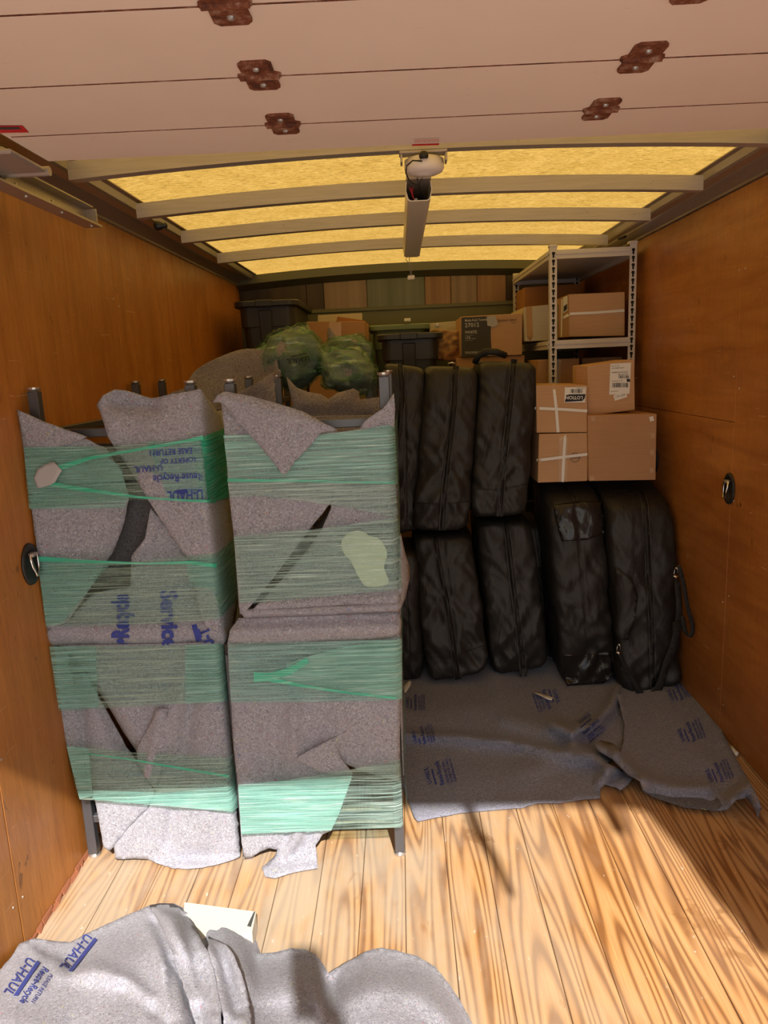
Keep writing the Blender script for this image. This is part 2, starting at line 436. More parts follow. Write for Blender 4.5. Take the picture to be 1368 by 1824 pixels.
def text(name, body, px, py, size, ang, mapf, mat, parent, sx=1.0, flip=False, shear=0, bold=0, align='LEFT', **t):
    """flat lettering laid on a real surface; size = letter height in photo px, ang in degrees (0 = upright)"""
    cu = bpy.data.curves.new('t', 'FONT'); cu.body = body; cu.size = 1.4; cu.offset = bold; cu.resolution_u = 2; cu.shear = shear; cu.align_x = align
    ob = bpy.data.objects.new('t', cu); COL.objects.link(ob)
    dg = bpy.context.evaluated_depsgraph_get(); me = bpy.data.meshes.new_from_object(ob.evaluated_get(dg))
    bpy.data.objects.remove(ob)
    bm = bmesh.new(); bm.from_mesh(me); bmesh.ops.triangulate(bm, faces=bm.faces)
    ca, sa = math.cos(R(ang)), math.sin(R(ang))
    for v in bm.verts:
        x, y = v.co.x*size*sx*(-1 if flip else 1), -v.co.y*size
        v.co = mapf(px + x*ca + y*sa, py - x*sa + y*ca)
    for f in bm.faces: f.normal_update()
    for f in bm.faces:
        if f.normal.dot(EYE-f.calc_center_median()) < 0: f.normal_flip()
    me.name = name; o = link(name, bm, mat, parent, **t); return o
def nz(v, s, a): return a*noise.noise(Vector(v)*s)

# ================================================================ STRUCTURE
XL, XR, YB, ZT = -1.088, 1.266, 5.31, 2.117
FY0 = .03
fl = bpy.data.objects.new('floor', None); COL.objects.link(fl); fl['kind'] = 'structure'
k = 0; x = -.0395-.1305*9
while x < XR+.02:
    a, b = max(x, XL-.04), min(x+.1305, XR+.03)
    if b-a > .02:
        ys = [FY0, YB] if k % 3 else [FY0, 2.9+.4*((k//3) % 2), YB]
        for y0, y1 in zip(ys, ys[1:]):
            bm = bmesh.new(); box(bm, a+.0008, b-.0008, y0, y1-.001, -.03, random.uniform(-.0012, .0))
            bevel(bm, .0016); link('plank', bm, 'floor', fl)
    x += .1305; k += 1
sub = bx('subfloor', XL-.06, XR+.06, FY0-.05, YB+.05, -.12, -.031, 'shell', None, 0); sub['kind'] = 'structure'; sub.name = 'trim_3'
g_ = bx('ground', -30, 30, -60, 25, -.95, -.9, 'asphalt', None, 0); g_['kind'] = 'structure'

def wall(name, x, sgn, seams, hz, mat):
    w_ = bpy.data.objects.new(name, None); COL.objects.link(w_); w_['kind'] = 'structure'
    for i, (y0, y1) in enumerate(zip(seams, seams[1:])):
        zs = [.004, hz[i], ZT] if hz[i] else [.004, ZT]
        for z0, z1 in zip(zs, zs[1:]):
            xx = sorted((x, x+sgn*.012))
            bx('panel', xx[0], xx[1], y0+.001, y1-.001, z0+.001, z1-.001, mat, w_, .002)
            for yy in (y0+.025, y1-.025):
                zz = z0+.15
                while zz < z1:
                    bm = bmesh.new(); lathe(bm, [(.0038, 0), (.0034, -sgn*.0012), (.001, -sgn*.0014)], (x, yy, zz+random.uniform(-.03,.03)), 'x', 7)
                    link('screw', bm, 'cap', w_); zz += .42
    xx = sorted((x+sgn*.0125, x+sgn*.06))
    bx('outer_skin', xx[0], xx[1], FY0-.19, YB+.06, -.12, 2.3, 'shell', w_, 0)
    return w_
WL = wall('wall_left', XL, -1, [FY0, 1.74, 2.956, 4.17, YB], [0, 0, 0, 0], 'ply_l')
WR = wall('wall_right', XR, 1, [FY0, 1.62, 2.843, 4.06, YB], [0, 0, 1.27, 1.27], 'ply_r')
for (cx, cz, n_) in ((2.215, .445, 0), (2.235, .36, 3), (2.25, .305, 6)):
    bm = bmesh.new(); vs = [bm.verts.new((XR-.0012, cx+(.022-.003*n_)*math.cos(t/14*6.283)*(1+.5*noise.noise(Vector((t*1.3, n_, 0)))), cz+(.055-.007*n_)*math.sin(t/14*6.283)*(1+.4*noise.noise(Vector((t*1.7, n_, 3)))))) for t in range(14)]
    bm.faces.new(vs); link('peeled_patch', bm, 'brown', WR)
# torn raw wood edge along the left wall base
bm = bmesh.new(); yy = 1.3
while yy < 2.16:
    l_ = random.uniform(.02, .06); h_ = random.uniform(.006, .02)
    hexa(bm, [(XL+.001,yy,0),(XL+random.uniform(.006,.013),yy,0),(XL+random.uniform(.004,.012),yy+l_,0),(XL+.001,yy+l_,0),
              (XL+.001,yy,h_),(XL+.004,yy,h_*.8),(XL+.004,yy+l_,h_*.7),(XL+.001,yy+l_,h_)]); yy += l_*random.uniform(.8, 1.15)
link('splintered_edge', bm, 'floor_edge', WL, kind='stuff')
# back wall
WB = bpy.data.objects.new('wall_back', None); COL.objects.link(WB); WB['kind'] = 'structure'
bx('outer_skin', XL-.06, XR+.06, YB+.03, YB+.08, -.12, 2.3, 'shell', WB, 0)
bx('lower_sheet', XL, XR, YB, YB+.028, 0, 1.93, 'backm', WB, .002)
edges = [XL, -.62, -.50, -.20, .20, .38, .56, .76, XR]
for (a, b), mt in zip(zip(edges, edges[1:]), ['bp1','bp1','bp2','bp3','bp4','bp2','bp4','bp1']):  # tint changes per panel are painted reflections on the metal wall
    bx('panel', a+.001, b-.001, YB-.004, YB+.024, 1.935, 2.16, mt, WB, .002)
bx('seam_strip', XL, XR, YB-.012, YB-.004, 1.915, 1.94, 'backm', WB, .002)
# ceiling: fibreglass sheet and bows
CE = bpy.data.objects.new('ceiling', None); COL.objects.link(CE); CE['kind'] = 'structure'
XC, XH = (XL+XR)/2, (XR-XL)/2
def crown(x): return .045*(1-((x-XC)/XH)**2)
bm = bmesh.new(); nx, ny = 28, 12; gr = []
for j in range(ny+1):
    gr.append([bm.verts.new((XL-.05+(XR-XL+.1)*i/nx, FY0-.03+(YB+.08-FY0)*j/ny, 2.180+.8*crown(XL+(XR-XL)*i/nx))) for i in range(nx+1)])
for j in range(ny):
    for i in range(nx): bm.faces.new((gr[j][i], gr[j][i+1], gr[j+1][i+1], gr[j+1][i]))
link('roof_sheet', bm, 'roof', CE, True)
for yb in (.6, 1.18, 1.75, 2.315, 2.89, 3.46, 4.13):
    bm = bmesh.new(); prev = None; n = 26
    for i in range(n+1):
        x_ = -.945+(1.125+.945)*i/n; zc = crown(x_)-.016
        vs = [bm.verts.new(v) for v in ((x_,yb-.02,2.117+zc),(x_,yb+.02,2.117+zc),(x_,yb+.02,2.168+zc),(x_,yb-.02,2.168+zc))]
        if prev:
            for q in range(4): bm.faces.new((prev[q], prev[(q+1)%4], vs[(q+1)%4], vs[q]))
        else: bm.faces.new(vs)
        prev = vs
    bm.faces.new(prev[::-1]); bmesh.ops.recalc_face_normals(bm, faces=bm.faces)
    link('roof_bow', bm, 'bow', CE)
bm = bmesh.new(); prev = None
for i in range(27):
    x_ = XL+(XR-XL)*i/26; zc = crown(x_)-.02
    vs = [bm.verts.new(v) for v in ((x_,5.22,2.135+zc),(x_,YB-.006,2.10+zc),(x_,YB-.006,2.19+zc),(x_,5.22,2.19+zc))]
    if prev:
        for q in range(4): bm.faces.new((prev[q], prev[(q+1)%4], vs[(q+1)%4], vs[q]))
    prev = vs
bmesh.ops.recalc_face_normals(bm, faces=bm.faces); link('front_bow', bm, 'backm', CE)
for nm, xw, sg in (('trim_1', XL, 1), ('trim_2', XR, -1)):
    pr = [(0,2.118),(.012,2.118),(.012,2.126),(.018,2.128),(.055,2.150),(.062,2.146),(.068,2.152),(.105,2.158),(.11,2.150),(.118,2.156),(.125,2.180),(.142,2.184),(.142,2.188),(0,2.19)]
    bm = bmesh.new(); extr(bm, [(xw+sg*a, b) for a, b in pr], FY0, YB-.01); o = link(nm, bm, 'rail'); o['kind'] = 'structure'
# rear header above the doorway
hd = bx('trim_4', XL-.06, XR+.06, FY0-.09, FY0-.031, 2.28, 2.36, 'shell', None, 0); hd['kind'] = 'structure'

# ---------------------------------------------------------------- roll-up door stored under the roof
DZ = 2.04; DL, DR = -.80, .985
D = bpy.data.objects.new('door_1', None); COL.objects.link(D); D['kind'] = 'structure'
ys = [.235, .37, .634, .89, 1.148, 1.407, 1.668, 1.856]
def yk(y, x): return y + .02*(x-.09) + (.07*(x-.09) if y < .3 else 0)
for a, b in zip(ys, ys[1:]):
    bm = bmesh.new()
    hexa(bm, [(DL,yk(a,DL)+.0014,DZ),(DR,yk(a,DR)+.0014,DZ),(DR,yk(b,DR)-.0014,DZ),(DL,yk(b,DL)-.0014,DZ),
              (DL,yk(a,DL)+.0014,DZ+.018),(DR,yk(a,DR)+.0014,DZ+.018),(DR,yk(b,DR)-.0014,DZ+.018),(DL,yk(b,DL)-.0014,DZ+.018)])
    bevel(bm, .0018); link('panel', bm, 'paint', D)
    if a > .3:
        bm = bmesh.new(); hexa(bm, [(DL+.01,yk(a,DL)-.0015,DZ-.0004),(DR-.01,yk(a,DR)-.0015,DZ-.0004),(DR-.01,yk(a,DR)+.0015,DZ-.0004),(DL+.01,yk(a,DL)+.0015,DZ-.0004)]+
             [(DL+.01,yk(a,DL)-.002,DZ+.012),(DR-.01,yk(a,DR)-.002,DZ+.012),(DR-.01,yk(a,DR)+.002,DZ+.012),(DL+.01,yk(a,DL)+.002,DZ+.012)])
        link('joint_strip', bm, 'rust', D)
for y in ys[2:-1]:
    for xh in (-.22, .437):
        bm = bmesh.new(); y0 = yk(y, xh)-.012
        out = [(-.028,-.05),(-.020,-.060),(.020,-.060),(.028,-.05),(.027,-.012),(.037,-.005),(.037,.005),(.027,.012),(.028,.052),(.020,.062),(-.020,.062),(-.028,.052),(-.027,.012),(-.037,.005),(-.037,-.005),(-.027,-.012)]
        lo = [bm.verts.new((xh+u, y0+v, DZ-.005)) for u, v in out]; hi = [bm.verts.new((xh+u, y0+v, DZ)) for u, v in out]
        for i in range(len(out)): bm.faces.new((lo[i], lo[(i+1)%len(out)], hi[(i+1)%len(out)], hi[i]))
        bm.faces.new(lo[::-1]); bm.faces.new(hi)
        bmesh.ops.recalc_face_normals(bm, faces=bm.faces)
        tube(bm, [(xh-.034, y0, DZ-.005), (xh+.034, y0, DZ-.005)], .0055, 8)
        h_ = link('hinge', bm, 'rust', D)
        for v in (-.035, .035):
            bm = bmesh.new(); lathe(bm, [(.006,0),(.005,-.003),(.002,-.004)], (xh, y0+v, DZ-.005), 'z', 8); link('rivet', bm, 'steel', h_)
# small warning sticker and red sign on the door underside
def mdoor(x, y): return P(x, y, 2, DZ-.0012)
cloth('sticker', [(735,248),(783,246),(782,258),(734,260)], mdoor, 'paint', D, 12, 0)
cloth('red_line', [(734.5,257),(782,255.5),(781.5,258.5),(734,260)], lambda x, y: P(x, y, 2, DZ-.0018), 'red', D, 12, 0)
for yy in (249.5, 252.5):
    text('sticker_text', 'WARNING  KEEP CLEAR OF DOOR', 738, yy+2, 2, 2, lambda x, y: P(x, y, 2, DZ-.0018), 'red', D)
cloth('red_sign', [(-25,224),(40,224),(52,236),(-25,237.5)], mdoor, 'red', D, 12, 0)
cloth('sign_bar', [(-25,226.5),(34,226.5),(38,230.5),(-25,231.5)], lambda x, y: P(x, y, 2, DZ-.0018), 'charcoal', D, 12, 0)
# tracks
def track(nm, x, sg, y1):
    t_ = bpy.data.objects.new(nm, None); COL.objects.link(t_); t_['kind'] = 'structure'
    bm = bmesh.new(); extr(bm, [(x,1.992),(x+sg*.052,1.992),(x+sg*.052,1.998),(x+sg*.007,2.000),(x+sg*.004,2.046),(x+sg*.03,2.050),(x+sg*.03,2.054),(x,2.054)], .06, y1)
    link('channel', bm, 'rail', t_)
    for yy in (1.95, 2.15, y1-.03):
        bm = bmesh.new(); lathe(bm, [(.006,0),(.006,-.002),(.002,-.004)], (x+sg*.03, yy, 1.992), 'z', 8); link('rivet', bm, 'cap', t_)
        bm = bmesh.new(); lathe(bm, [(.005,0),(.004,sg*.003)], (x+sg*.006, yy, 2.022), 'x', 8); link('rivet', bm, 'cap', t_)
    bx('hanger_plate', min(x-sg*.14, x), max(x-sg*.14, x), 1.7, 2.13, 2.056, 2.062, 'rail', t_, .001)
    bx('wall_cleat', min(x-sg*.135, x-sg*.13), max(x-sg*.135, x-sg*.13), 1.7, 2.13, 2.062, 2.12, 'rail', t_, .001)
    bx('end_stop', min(x+sg*.002, x+sg*.04), max(x+sg*.002, x+sg*.04), y1-.006, y1, 1.998, 2.046, 'steel', t_, .001)
    return t_
track('trim_5', -.945, 1, 2.38); track('trim_6', 1.125, -1, 2.0)
# roller bracket at the door's left end
rb = bx('roller_bracket', -.90, -.80, 1.66, 1.82, 2.012, 2.022, 'steel', D, .003)
bx('bracket_step', -.885, -.83, 1.69, 1.86, 2.022, 2.036, 'steel', rb, .004)
bm = bmesh.new(); tube(bm, [(-.935, 1.84, 2.02), (-.80, 1.84, 2.02)], .011, 12); link('roller_shaft', bm, 'steel', rb)
bm = bmesh.new(); lathe(bm, [(.02,-.01),(.022,-.006),(.022,.006),(.02,.01)], (-.925, 1.84, 2.022), 'x', 16); link('roller', bm, 'gun', rb)

# ================================================================ SMALL FIXED ITEMS
def tie(nm, x, sg, y, z, label):
    t_ = thing(nm, (x, y, z), label, 'tie-down ring', 'tie-down rings set in the walls')
    bm = bmesh.new(); lathe(bm, [(.062,0),(.060,-sg*.006),(.050,-sg*.007),(.042,-sg*.002)], (x-sg*.001, y, z), 'x', 32, .78, 1.0)
    link('dish', bm, 'gun', t_, True)
    bm = bmesh.new(); xo = x-sg*.014
    pts = [(xo, y-.020, z+.028), (xo, y+.020, z+.028), (xo-sg*.004, y+.016, z-.004), (xo-sg*.006, y+.007, z-.034), (xo-sg*.006, y-.007, z-.034), (xo-sg*.004, y-.016, z-.004), (xo, y-.020, z+.028)]
    tube(bm, pts, .0042, 8); link('ring', bm, 'chrome', t_, True)
    bx('clip', min(x-sg*.02, x-sg*.004), max(x-sg*.02, x-sg*.004), y-.012, y+.012, z+.022, z+.034, 'steel', t_, .002)
tie('tie_down_ring', XR, 1, 2.855, 1.014, 'oval black tie-down dish with metal ring, on right wall in clear view')
tie('tie_down_ring', XR, 1, 3.70, 1.015, 'black tie-down dish on right wall mostly hidden behind the big plain box')
tie('tie_down_ring', XL, -1, 2.045, 1.02, 'black tie-down dish on left wall at edge of wrapped table')

dl = thing('dome_light', (.096, 2.33, 2.15), 'round white plastic dome light hanging under the nearest roof bow', 'light')
bm = bmesh.new(); lathe(bm, [(.050,2.133),(.058,2.128),(.059,2.106),(.054,2.096),(.040,2.090),(.022,2.0875),(.020,2.0855),(.004,2.085)], (.098, 2.345, 0), 'z', 36)
link('diffuser', bm, 'white_plastic', dl, True)
bx('bracket', .025, .165, 2.295, 2.345, 2.138, 2.146, 'steel', dl, .002)
for x_ in (.028, .158): bx('bracket_ear', x_, x_+.006, 2.30, 2.345, 2.115, 2.138, 'steel', dl, .001)
bm = bmesh.new(); lathe(bm, [(.012,0),(.014,.008),(.008,.018)], (.095, 2.282, 2.118), 'z', 12); link('plug', bm, 'wire', dl, True)
bm = bmesh.new(); pts = []
for px_, py_, yy in ((752,287,2.28),(735,286,2.28),(724,296,2.285),(723,308,2.30),(728,320,2.34),(737,327,2.40),(745,328,2.46),(748,336,2.50),(755,346,2.52),(757,356,2.54)): pts.append(P(px_, py_, 1, yy))
tube(bm, pts, .0022, 6); link('cable', bm, 'wire', dl, True)
bm = bmesh.new(); tube(bm, [P(a, b, 1, 2.42) for a, b in ((744,324),(743,318),(746,314),(751,315),(752,320),(748,325),(744,327))], .0016, 6); link('wire_loop', bm, 'wire', dl, True)

tl = thing('strip_light', (.085, 3.1, 2.1), 'long open-ended strip light fixture with yellowed lens along the roof', 'light')
bm = bmesh.new()
for y0, y1 in ((2.50, 3.75),):
    outp = [(-.040,2.106),(-.043,2.080),(-.036,2.052),(-.028,2.047),(.028,2.047),(.036,2.052),(.043,2.080),(.040,2.106)]
    inn = [(.037,2.106),(.040,2.080),(.033,2.055),(.026,2.050),(-.026,2.050),(-.033,2.055),(-.040,2.080),(-.037,2.106)]
    extr(bm, [(.085+a, b) for a, b in outp+inn], y0, y1)
link('lens', bm, 'dirty_plastic', tl, True).modifiers.new('e', 'EDGE_SPLIT')
bx('housing', .046, .124, 2.47, 3.75, 2.107, 2.124, 'steel', tl, .002)
bx('end_cap', .046, .124, 3.745, 3.752, 2.05, 2.107, 'dirty_plastic', tl, .003)
for i in range(3):
    bm = bmesh.new(); tube(bm, [(.062+.004*i, 2.53, 2.10), (.056+.006*i, 2.515, 2.09), (.064, 2.52, 2.075-.004*i), (.072, 2.55, 2.062), (.078, 2.6, 2.056)], .0014, 5); link('red_wire', bm, 'red', tl, True, label='thin red wire')
bx('wire_nut', .070, .082, 2.545, 2.565, 2.052, 2.066, 'strap', tl, .002)
for s_ in (-1, 1):
    bm = bmesh.new(); tube(bm, [P(728+s_*2, 452, 1, 3.74), P(726+s_*3, 463, 1, 3.75), P(731-s_*2, 473, 1, 3.76), P(732-s_*2, 482, 1, 3.77), P(732+s_*3, 491, 1, 3.78)], .0016, 6); link('wire', bm, 'steel', tl, True)
bm = bmesh.new(); a = P(726, 491, 1, 3.78); hexa(bm, [a+Vector(v) for v in ((0,0,-.020),(.034,0,-.018),(.034,.014,-.018),(0,.014,-.020),(0,0,0),(.034,0,.002),(.034,.014,.002),(0,.014,0))])
bevel(bm, .003); link('connector', bm, 'white_plastic', tl)
# marker lamp bulb on left rail and clip on right rail
kb = thing('rail_knob', (-.97, 3.05, 2.13), 'small round black rubber knob on the left roof rail', 'knob')
bm = bmesh.new(); c_ = P(283, 402, 1, 3.02); lathe(bm, [(.006,-.02),(.017,-.014),(.019,0),(.014,.012),(.009,.02),(.012,.028),(.004,.034)], c_, 'x', 16); link('knob_body', bm, 'gun', kb, True)
kc = thing('roof_clip', (1.1, 4.2, 2.14), 'tiny black wire clip at the right roof rail', 'clip')
bm = bmesh.new(); c_ = P(1108, 424, 1, 4.0); tube(bm, [c_+Vector((-.02,0,-.005)), c_, c_+Vector((.02,0,.008))], .006, 8); link('clip_body', bm, 'wire', kc, True)
# door pull strap and cord: they hang from the stored door, out of frame, and cast the floor shadows
ps = thing('door_pull_strap', (.60, .24, DZ), 'black webbing pull strap hanging from the stored door', 'strap')
def sun_to(px, py, Y):
    q = P(px, py, 2, 0); return q - sd*((q.y-Y)/sd.y)
bm = bmesh.new(); tube(bm, [sun_to(835, 1440, .27), sun_to(850, 1480, .27), sun_to(880, 1530, .27), sun_to(910, 1592, .27)], [.02, .024, .019, .014], 8); link('strap_web', bm, 'web', ps)
ps2 = thing('door_rope', (1.1, .1, 2.2), 'dark rope hanging beside the right door post', 'rope')
bm = bmesh.new(); tube(bm, [sun_to(*c, .02) for c in ((1150,1400),(1182,1450),(1215,1505),(1248,1553),(1283,1598),(1325,1645),(1366,1700))], [.011,.013,.014,.020,.022,.014,.012], 8); link('rope_body', bm, 'web', ps2)
ph = thing('phone_shadow_caster', (-.01, -.04, -.9), 'unseen black phone on an added stand behind the doorway, there for its shadow', 'phone')  # added out of view to cast the handheld phone's shadow; stand is invented
bx('phone', .0, .082, -.05, -.041, 1.47, 1.665, 'gun', ph, .003)
bm = bmesh.new(); tube(bm, [(.2,-.07,-.9), (.14,-.07,1.2), (.07,-.058,1.50)], [.02,.035,.03], 10); link('added_stand', bm, 'gun', ph)

# ================================================================ SHELF (right, deep)
SX0, SX1, SY0, SY1 = .785, 1.222, 3.93, 5.13
sh = thing('metal_shelf', (SX0, SY0, 0), 'tall white metal shelving unit with keyhole posts by the right wall', 'shelf')
def post(x, y, sg, face=True):
    bm = bmesh.new(); extr(bm, [(x,0.002),(x+sg*.038,.002),(x+sg*.038,.004),(x,.004)], y, y+.0)  if False else None
    bm.free(); bm = bmesh.new()
    # L profile: front plate faces the door
    a = sorted((x, x+sg*.036)); box(bm, a[0], a[1], y, y+.003, .002, 2.095)
    b = sorted((x, x+sg*.003)); box(bm, b[0], b[1], y+.003, y+.036, .002, 2.095)
    p_ = link('post', bm, 'shelf', sh)
    bx('post_cap', a[0]-.003, a[1]+.003, y-.003, y+.038, 2.088, 2.10, 'shelf', p_, .002)
    z = 2.05
    me = None
    while z > 1.0:
        bm = bmesh.new(); xc = (a[0]+a[1])/2
        out = [(.0085*math.cos(t), .0085*math.sin(t)+.007) for t in [R(-60+300*i/9) for i in range(10)]] + [(-.0045,-.014),(.0045,-.014)]
        out = [(.0085*math.sin(R(35+290*i/9)-math.pi)*-1, .007-.0085*math.cos(R(35+290*i/9))) for i in range(10)]
        lo = [(-.0045,-.015),(.0045,-.015)]
        vs = [bm.verts.new((xc+u, y-.0006, z+v)) for u, v in out+lo]
        try:
            f = bm.faces.new(vs); 
            if f.normal.y > 0: f.normal_flip()
        except Exception: pass
        bmesh.ops.convex_hull(bm, input=bm.verts) if False else None
        if me is None:
            h = link('keyhole', bm, 'hole', p_); me = h.data; z0 = z
        else:
            bm.free(); h = bpy.data.objects.new('keyhole', me); COL.objects.link(h); h.parent = p_; h.location = (0, 0, z-z0)
        z -= .0365
post(SX0, SY0, 1); post(SX1, SY0, -1); post(SX0, SY1, 1); post(SX1, SY1, -1)
for z in (2.065, 1.62, 1.15, .55, .12):
    sfh = bx('shelf_board', SX0+.006, SX1-.006, SY0+.006, SY1+.03, z-.012, z-.002, 'brown' if z < 2 else 'shelf', sh, .001)
    for (x0, x1, y0, y1) in ((SX0+.03, SX1-.03, SY0-.004, SY0+.006), (SX0+.03, SX1-.03, SY1+.03, SY1+.04), (SX0-.004, SX0+.006, SY0+.03, SY1), (SX1-.006, SX1+.004, SY0+.03, SY1)):
        bm = bmesh.new(); box(bm, x0, x1, y0, y1, z-.034, z+.008)
        bb = link('beam', bm, 'shelf', sh)
        lp = bmesh.new()
        if y1-y0 < .02: box(lp, x0, x1, y0-.005, y1+.005, z-.014, z-.006); box(lp, x0, x1, y0-.003, y1+.003, z-.036, z-.032)
        else: box(lp, x0-.005, x1+.005, y0, y1, z-.014, z-.006); box(lp, x0-.003, x1+.003, y0, y1, z-.036, z-.032)
        link('beam_rib', lp, 'shelf', bb)

# ================================================================ BOXES
def pbox(nm, q, Y, depth, mat, label, cat='box', inward=0, key=None, group=None, dx=0, dz=0):
    """q: front face corners in px (tl, tr, br, bl) at plane Y, extruded to the rear"""
    t_ = thing(nm, P(*q[3], 1, Y), label, cat, group)
    tl, tr, br, bl = [P(*c, 1, Y) for c in q]; D_ = Vector((dx, depth, dz))
    bm = bmesh.new(); hexa(bm, [bl, br, br+D_, bl+D_, tl, tr, tr+D_, tl+D_])
    bevel(bm, .004, 2)
    BV[key or label] = [BVHTree.FromBMesh(bm)]
    link('carton', bm, mat, t_)
    return t_
HB = 'boxes hidden under the rear stacks'
b1 = pbox('cardboard_box', [(955,686),(1047,686),(1046,770),(956,771)], 3.45, .34, 'card_pale', 'strapped cardboard box with upside-down LOTION label, top of the front stack', key='b1')
decal('strap', strip([(986,686),(991,730),(994,770)], 5), 'b1', 'strap', b1, .003)
decal('strap', strip([(954,727),(1000,729),(1046,732)], 5), 'b1', 'strap', b1, .005)
decal('label_sticker', [(1006,690),(1044,689),(1042,717),(1005,717)], 'b1', 'paper', b1, .003)
decal('label_swoosh', [(1008,704),(1014,702.5),(1043,702),(1041,710),(1037,714),(1006,716)], 'b1', 'ink_black', b1, .0042)
m1 = onto('b1', .0055, hit('b1', 1020, 710, .005))
text('lettering', 'LOTION', 1038, 705.5, 6, 180, m1, 'paper', b1, 1.0, bold=.03)
def bars(key, x0, x1, y0, y1, parent, off=.0045, n=14):
    bm = bmesh.new(); f = onto(key, off, hit(key, (x0+x1)/2, (y0+y1)/2, off)); x_ = x0
    while x_ < x1:
        wd = random.choice((.6, .9, 1.4)); vs = [bm.verts.new(f(*c)) for c in ((x_,y1),(x_+wd,y1),(x_+wd,y0),(x_,y0))]; bm.faces.new(vs); x_ += wd+random.choice((.7, 1.0, 1.4))
    link('barcode', bm, 'ink_black', parent)
bars('b1', 1016, 1036, 693, 700, b1)
text('lettering', 'LOTION CASE', 1042, 690.5, 1.6, 180, m1, 'ink_black', b1)
b2 = pbox('cardboard_box', [(960,773),(1047,771),(1046,857),(958,860)], 3.45, .34, 'card_pale', 'strapped taped cardboard box directly under the LOTION box', key='b2')
decal('tape_strip', strip([(1004,770),(1002,858)], 15), 'b2', 'tape', b2, .002)
decal('strap', strip([(1007,770),(1004,815),(1002,858)], 5), 'b2', 'strap', b2, .004)
decal('strap', strip([(957,820),(1003,814),(1046,809)], 5), 'b2', 'strap', b2, .006)
m2 = onto('b2', .003, hit('b2', 1020, 815, .003))
bm = bmesh.new(); pr = None
for rr in (8.5,):
    for i in range(25):
        a = 2*math.pi*i/24; c = [bm.verts.new(m2(1024+r_*math.cos(a), 815+r_*math.sin(a))) for r_ in (rr, rr-.9)]
        if pr: bm.faces.new((pr[0], c[0], c[1], pr[1]))
        pr = c
link('round_stamp', bm, 'charcoal', b2)
text('lettering', 'AVA', 1018, 818, 6, 5, m2, 'charcoal', b2)
b3 = pbox('cardboard_box', [(1047,740),(1170,737),(1168,855),(1049,857)], 3.43, .42, 'card', 'large plain cardboard box beside the two strapped boxes, against right wall', key='b3', dx=-.02)
for c in ((1160,746),(1162,776),(1161,806),(1160,838),(1056,746),(1054,852)):
    decal('tape_bit', [(c[0]-4,c[1]-3),(c[0]+3,c[1]-5),(c[0]+5,c[1]+3),(c[0]-2,c[1]+5)], 'b3', 'strap' if c[0] > 1100 and c[1] < 750 else 'tape', b3, .003)
b4 = pbox('cardboard_box', [(1046,652),(1130,640),(1131,730),(1047,741)], 3.50, .30, 'card_pale', 'tilted cardboard box with white shipping label, on top of the plain box', key='b4')
bm = bmesh.new(); hexa(bm, [P(1028,742,1,3.58), P(1046,742,1,3.502), P(1046,741,1,3.7), P(1030,741,1,3.75), P(1026,651,1,3.58), P(1046,654,1,3.502), P(1046,653,1,3.7), P(1028,650,1,3.75)]); link('side_flap', bm, 'card', b4)
decal('shipping_label', [(1087,648),(1124,646),(1121,701),(1085,703)], 'b4', 'paper', b4, .003)
decal('return_label', [(1092,704),(1115,697),(1117,707),(1095,714)], 'b4', 'paper', b4, .004)
bars('b4', 1090, 1118, 682, 690, b4, .005); bars('b4', 1102, 1120, 669, 674, b4, .005)
decal('label_block', [(1116,675),(1122,675),(1122,680),(1116,680)], 'b4', 'ink_black', b4, .0045)
m4 = onto('b4', .005, hit('b4', 1100, 680, .005))
for i, (tx, s_) in enumerate((('SHIP TO 4 LBS', 2), ('1250 WAREHOUSE RD', 2), ('', 2), ('SOMERVILLE MA 02143', 2.6), ('MA 025 9-25', 3))): 
    if tx: text('lettering', tx, 1089 if i < 4 else 1101, 653+i*4, s_, 3, m4, 'ink_black', b4, .8)
text('lettering', 'TRACKING 1Z 88', 1089, 680, 1.8, 3, m4, 'ink_black', b4); text('lettering', 'BILLING P/P', 1088, 698, 1.8, 3, m4, 'ink_black', b4); text('lettering', '173-220', 1096, 709, 4, 14, m4, 'ink_black', b4)
# boxes on and in the shelf
b5 = pbox('cardboard_box', [(958,641),(1032,638),(1032,690),(958,690)], 4.05, .5, 'card', 'taped brown box on the lower shelf level behind the LOTION box', key='b5')
decal('tape_strip', strip([(994,640),(993,690)], 11), 'b5', 'tape', b5, .003); decal('strap', strip([(994,640),(993,690)], 3.2), 'b5', 'grey_label', b5, .005)
b6 = pbox('cardboard_box', [(1036,638),(1108,635),(1108,690),(1036,690)], 4.25, .5, 'card', 'dark brown box in shadow behind the tilted labelled box', key='b6')
decal('strap', strip([(1076,638),(1075,690)], 3.5), 'b6', 'tape', b6, .004)
b7 = pbox('cardboard_box', [(1013,524),(1113,520),(1113,598),(1014,600)], 4.02, .30, 'card_pale', 'strapped cardboard box on the white shelf, front right', key='b7')
bm = bmesh.new(); hexa(bm, [P(995,601,1,4.16), P(1014,600,1,4.022), P(1014,599,1,4.25), P(996,600,1,4.3), P(995,533,1,4.16), P(1013,526,1,4.022), P(1013,525,1,4.25), P(996,532,1,4.3)])
BV['b7'].append(BVHTree.FromBMesh(bm)); link('side_face', bm, 'card', b7)
decal('strap', strip([(995,571),(1012,561),(1016,559),(1060,557),(1112,553)], 4.5), 'b7', 'strap', b7, .004)
decal('strap', strip([(1001,533),(1000,600)], 2.5), 'b7', 'strap', b7, .005)
decal('label_sticker', [(1003,530),(1011,527),(1011,553),(1003,558)], 'b7', 'paper', b7, .003)
decal('label_swoosh', [(1004,546),(1010,541),(1010,551),(1004,556)], 'b7', 'ink_black', b7, .0042)
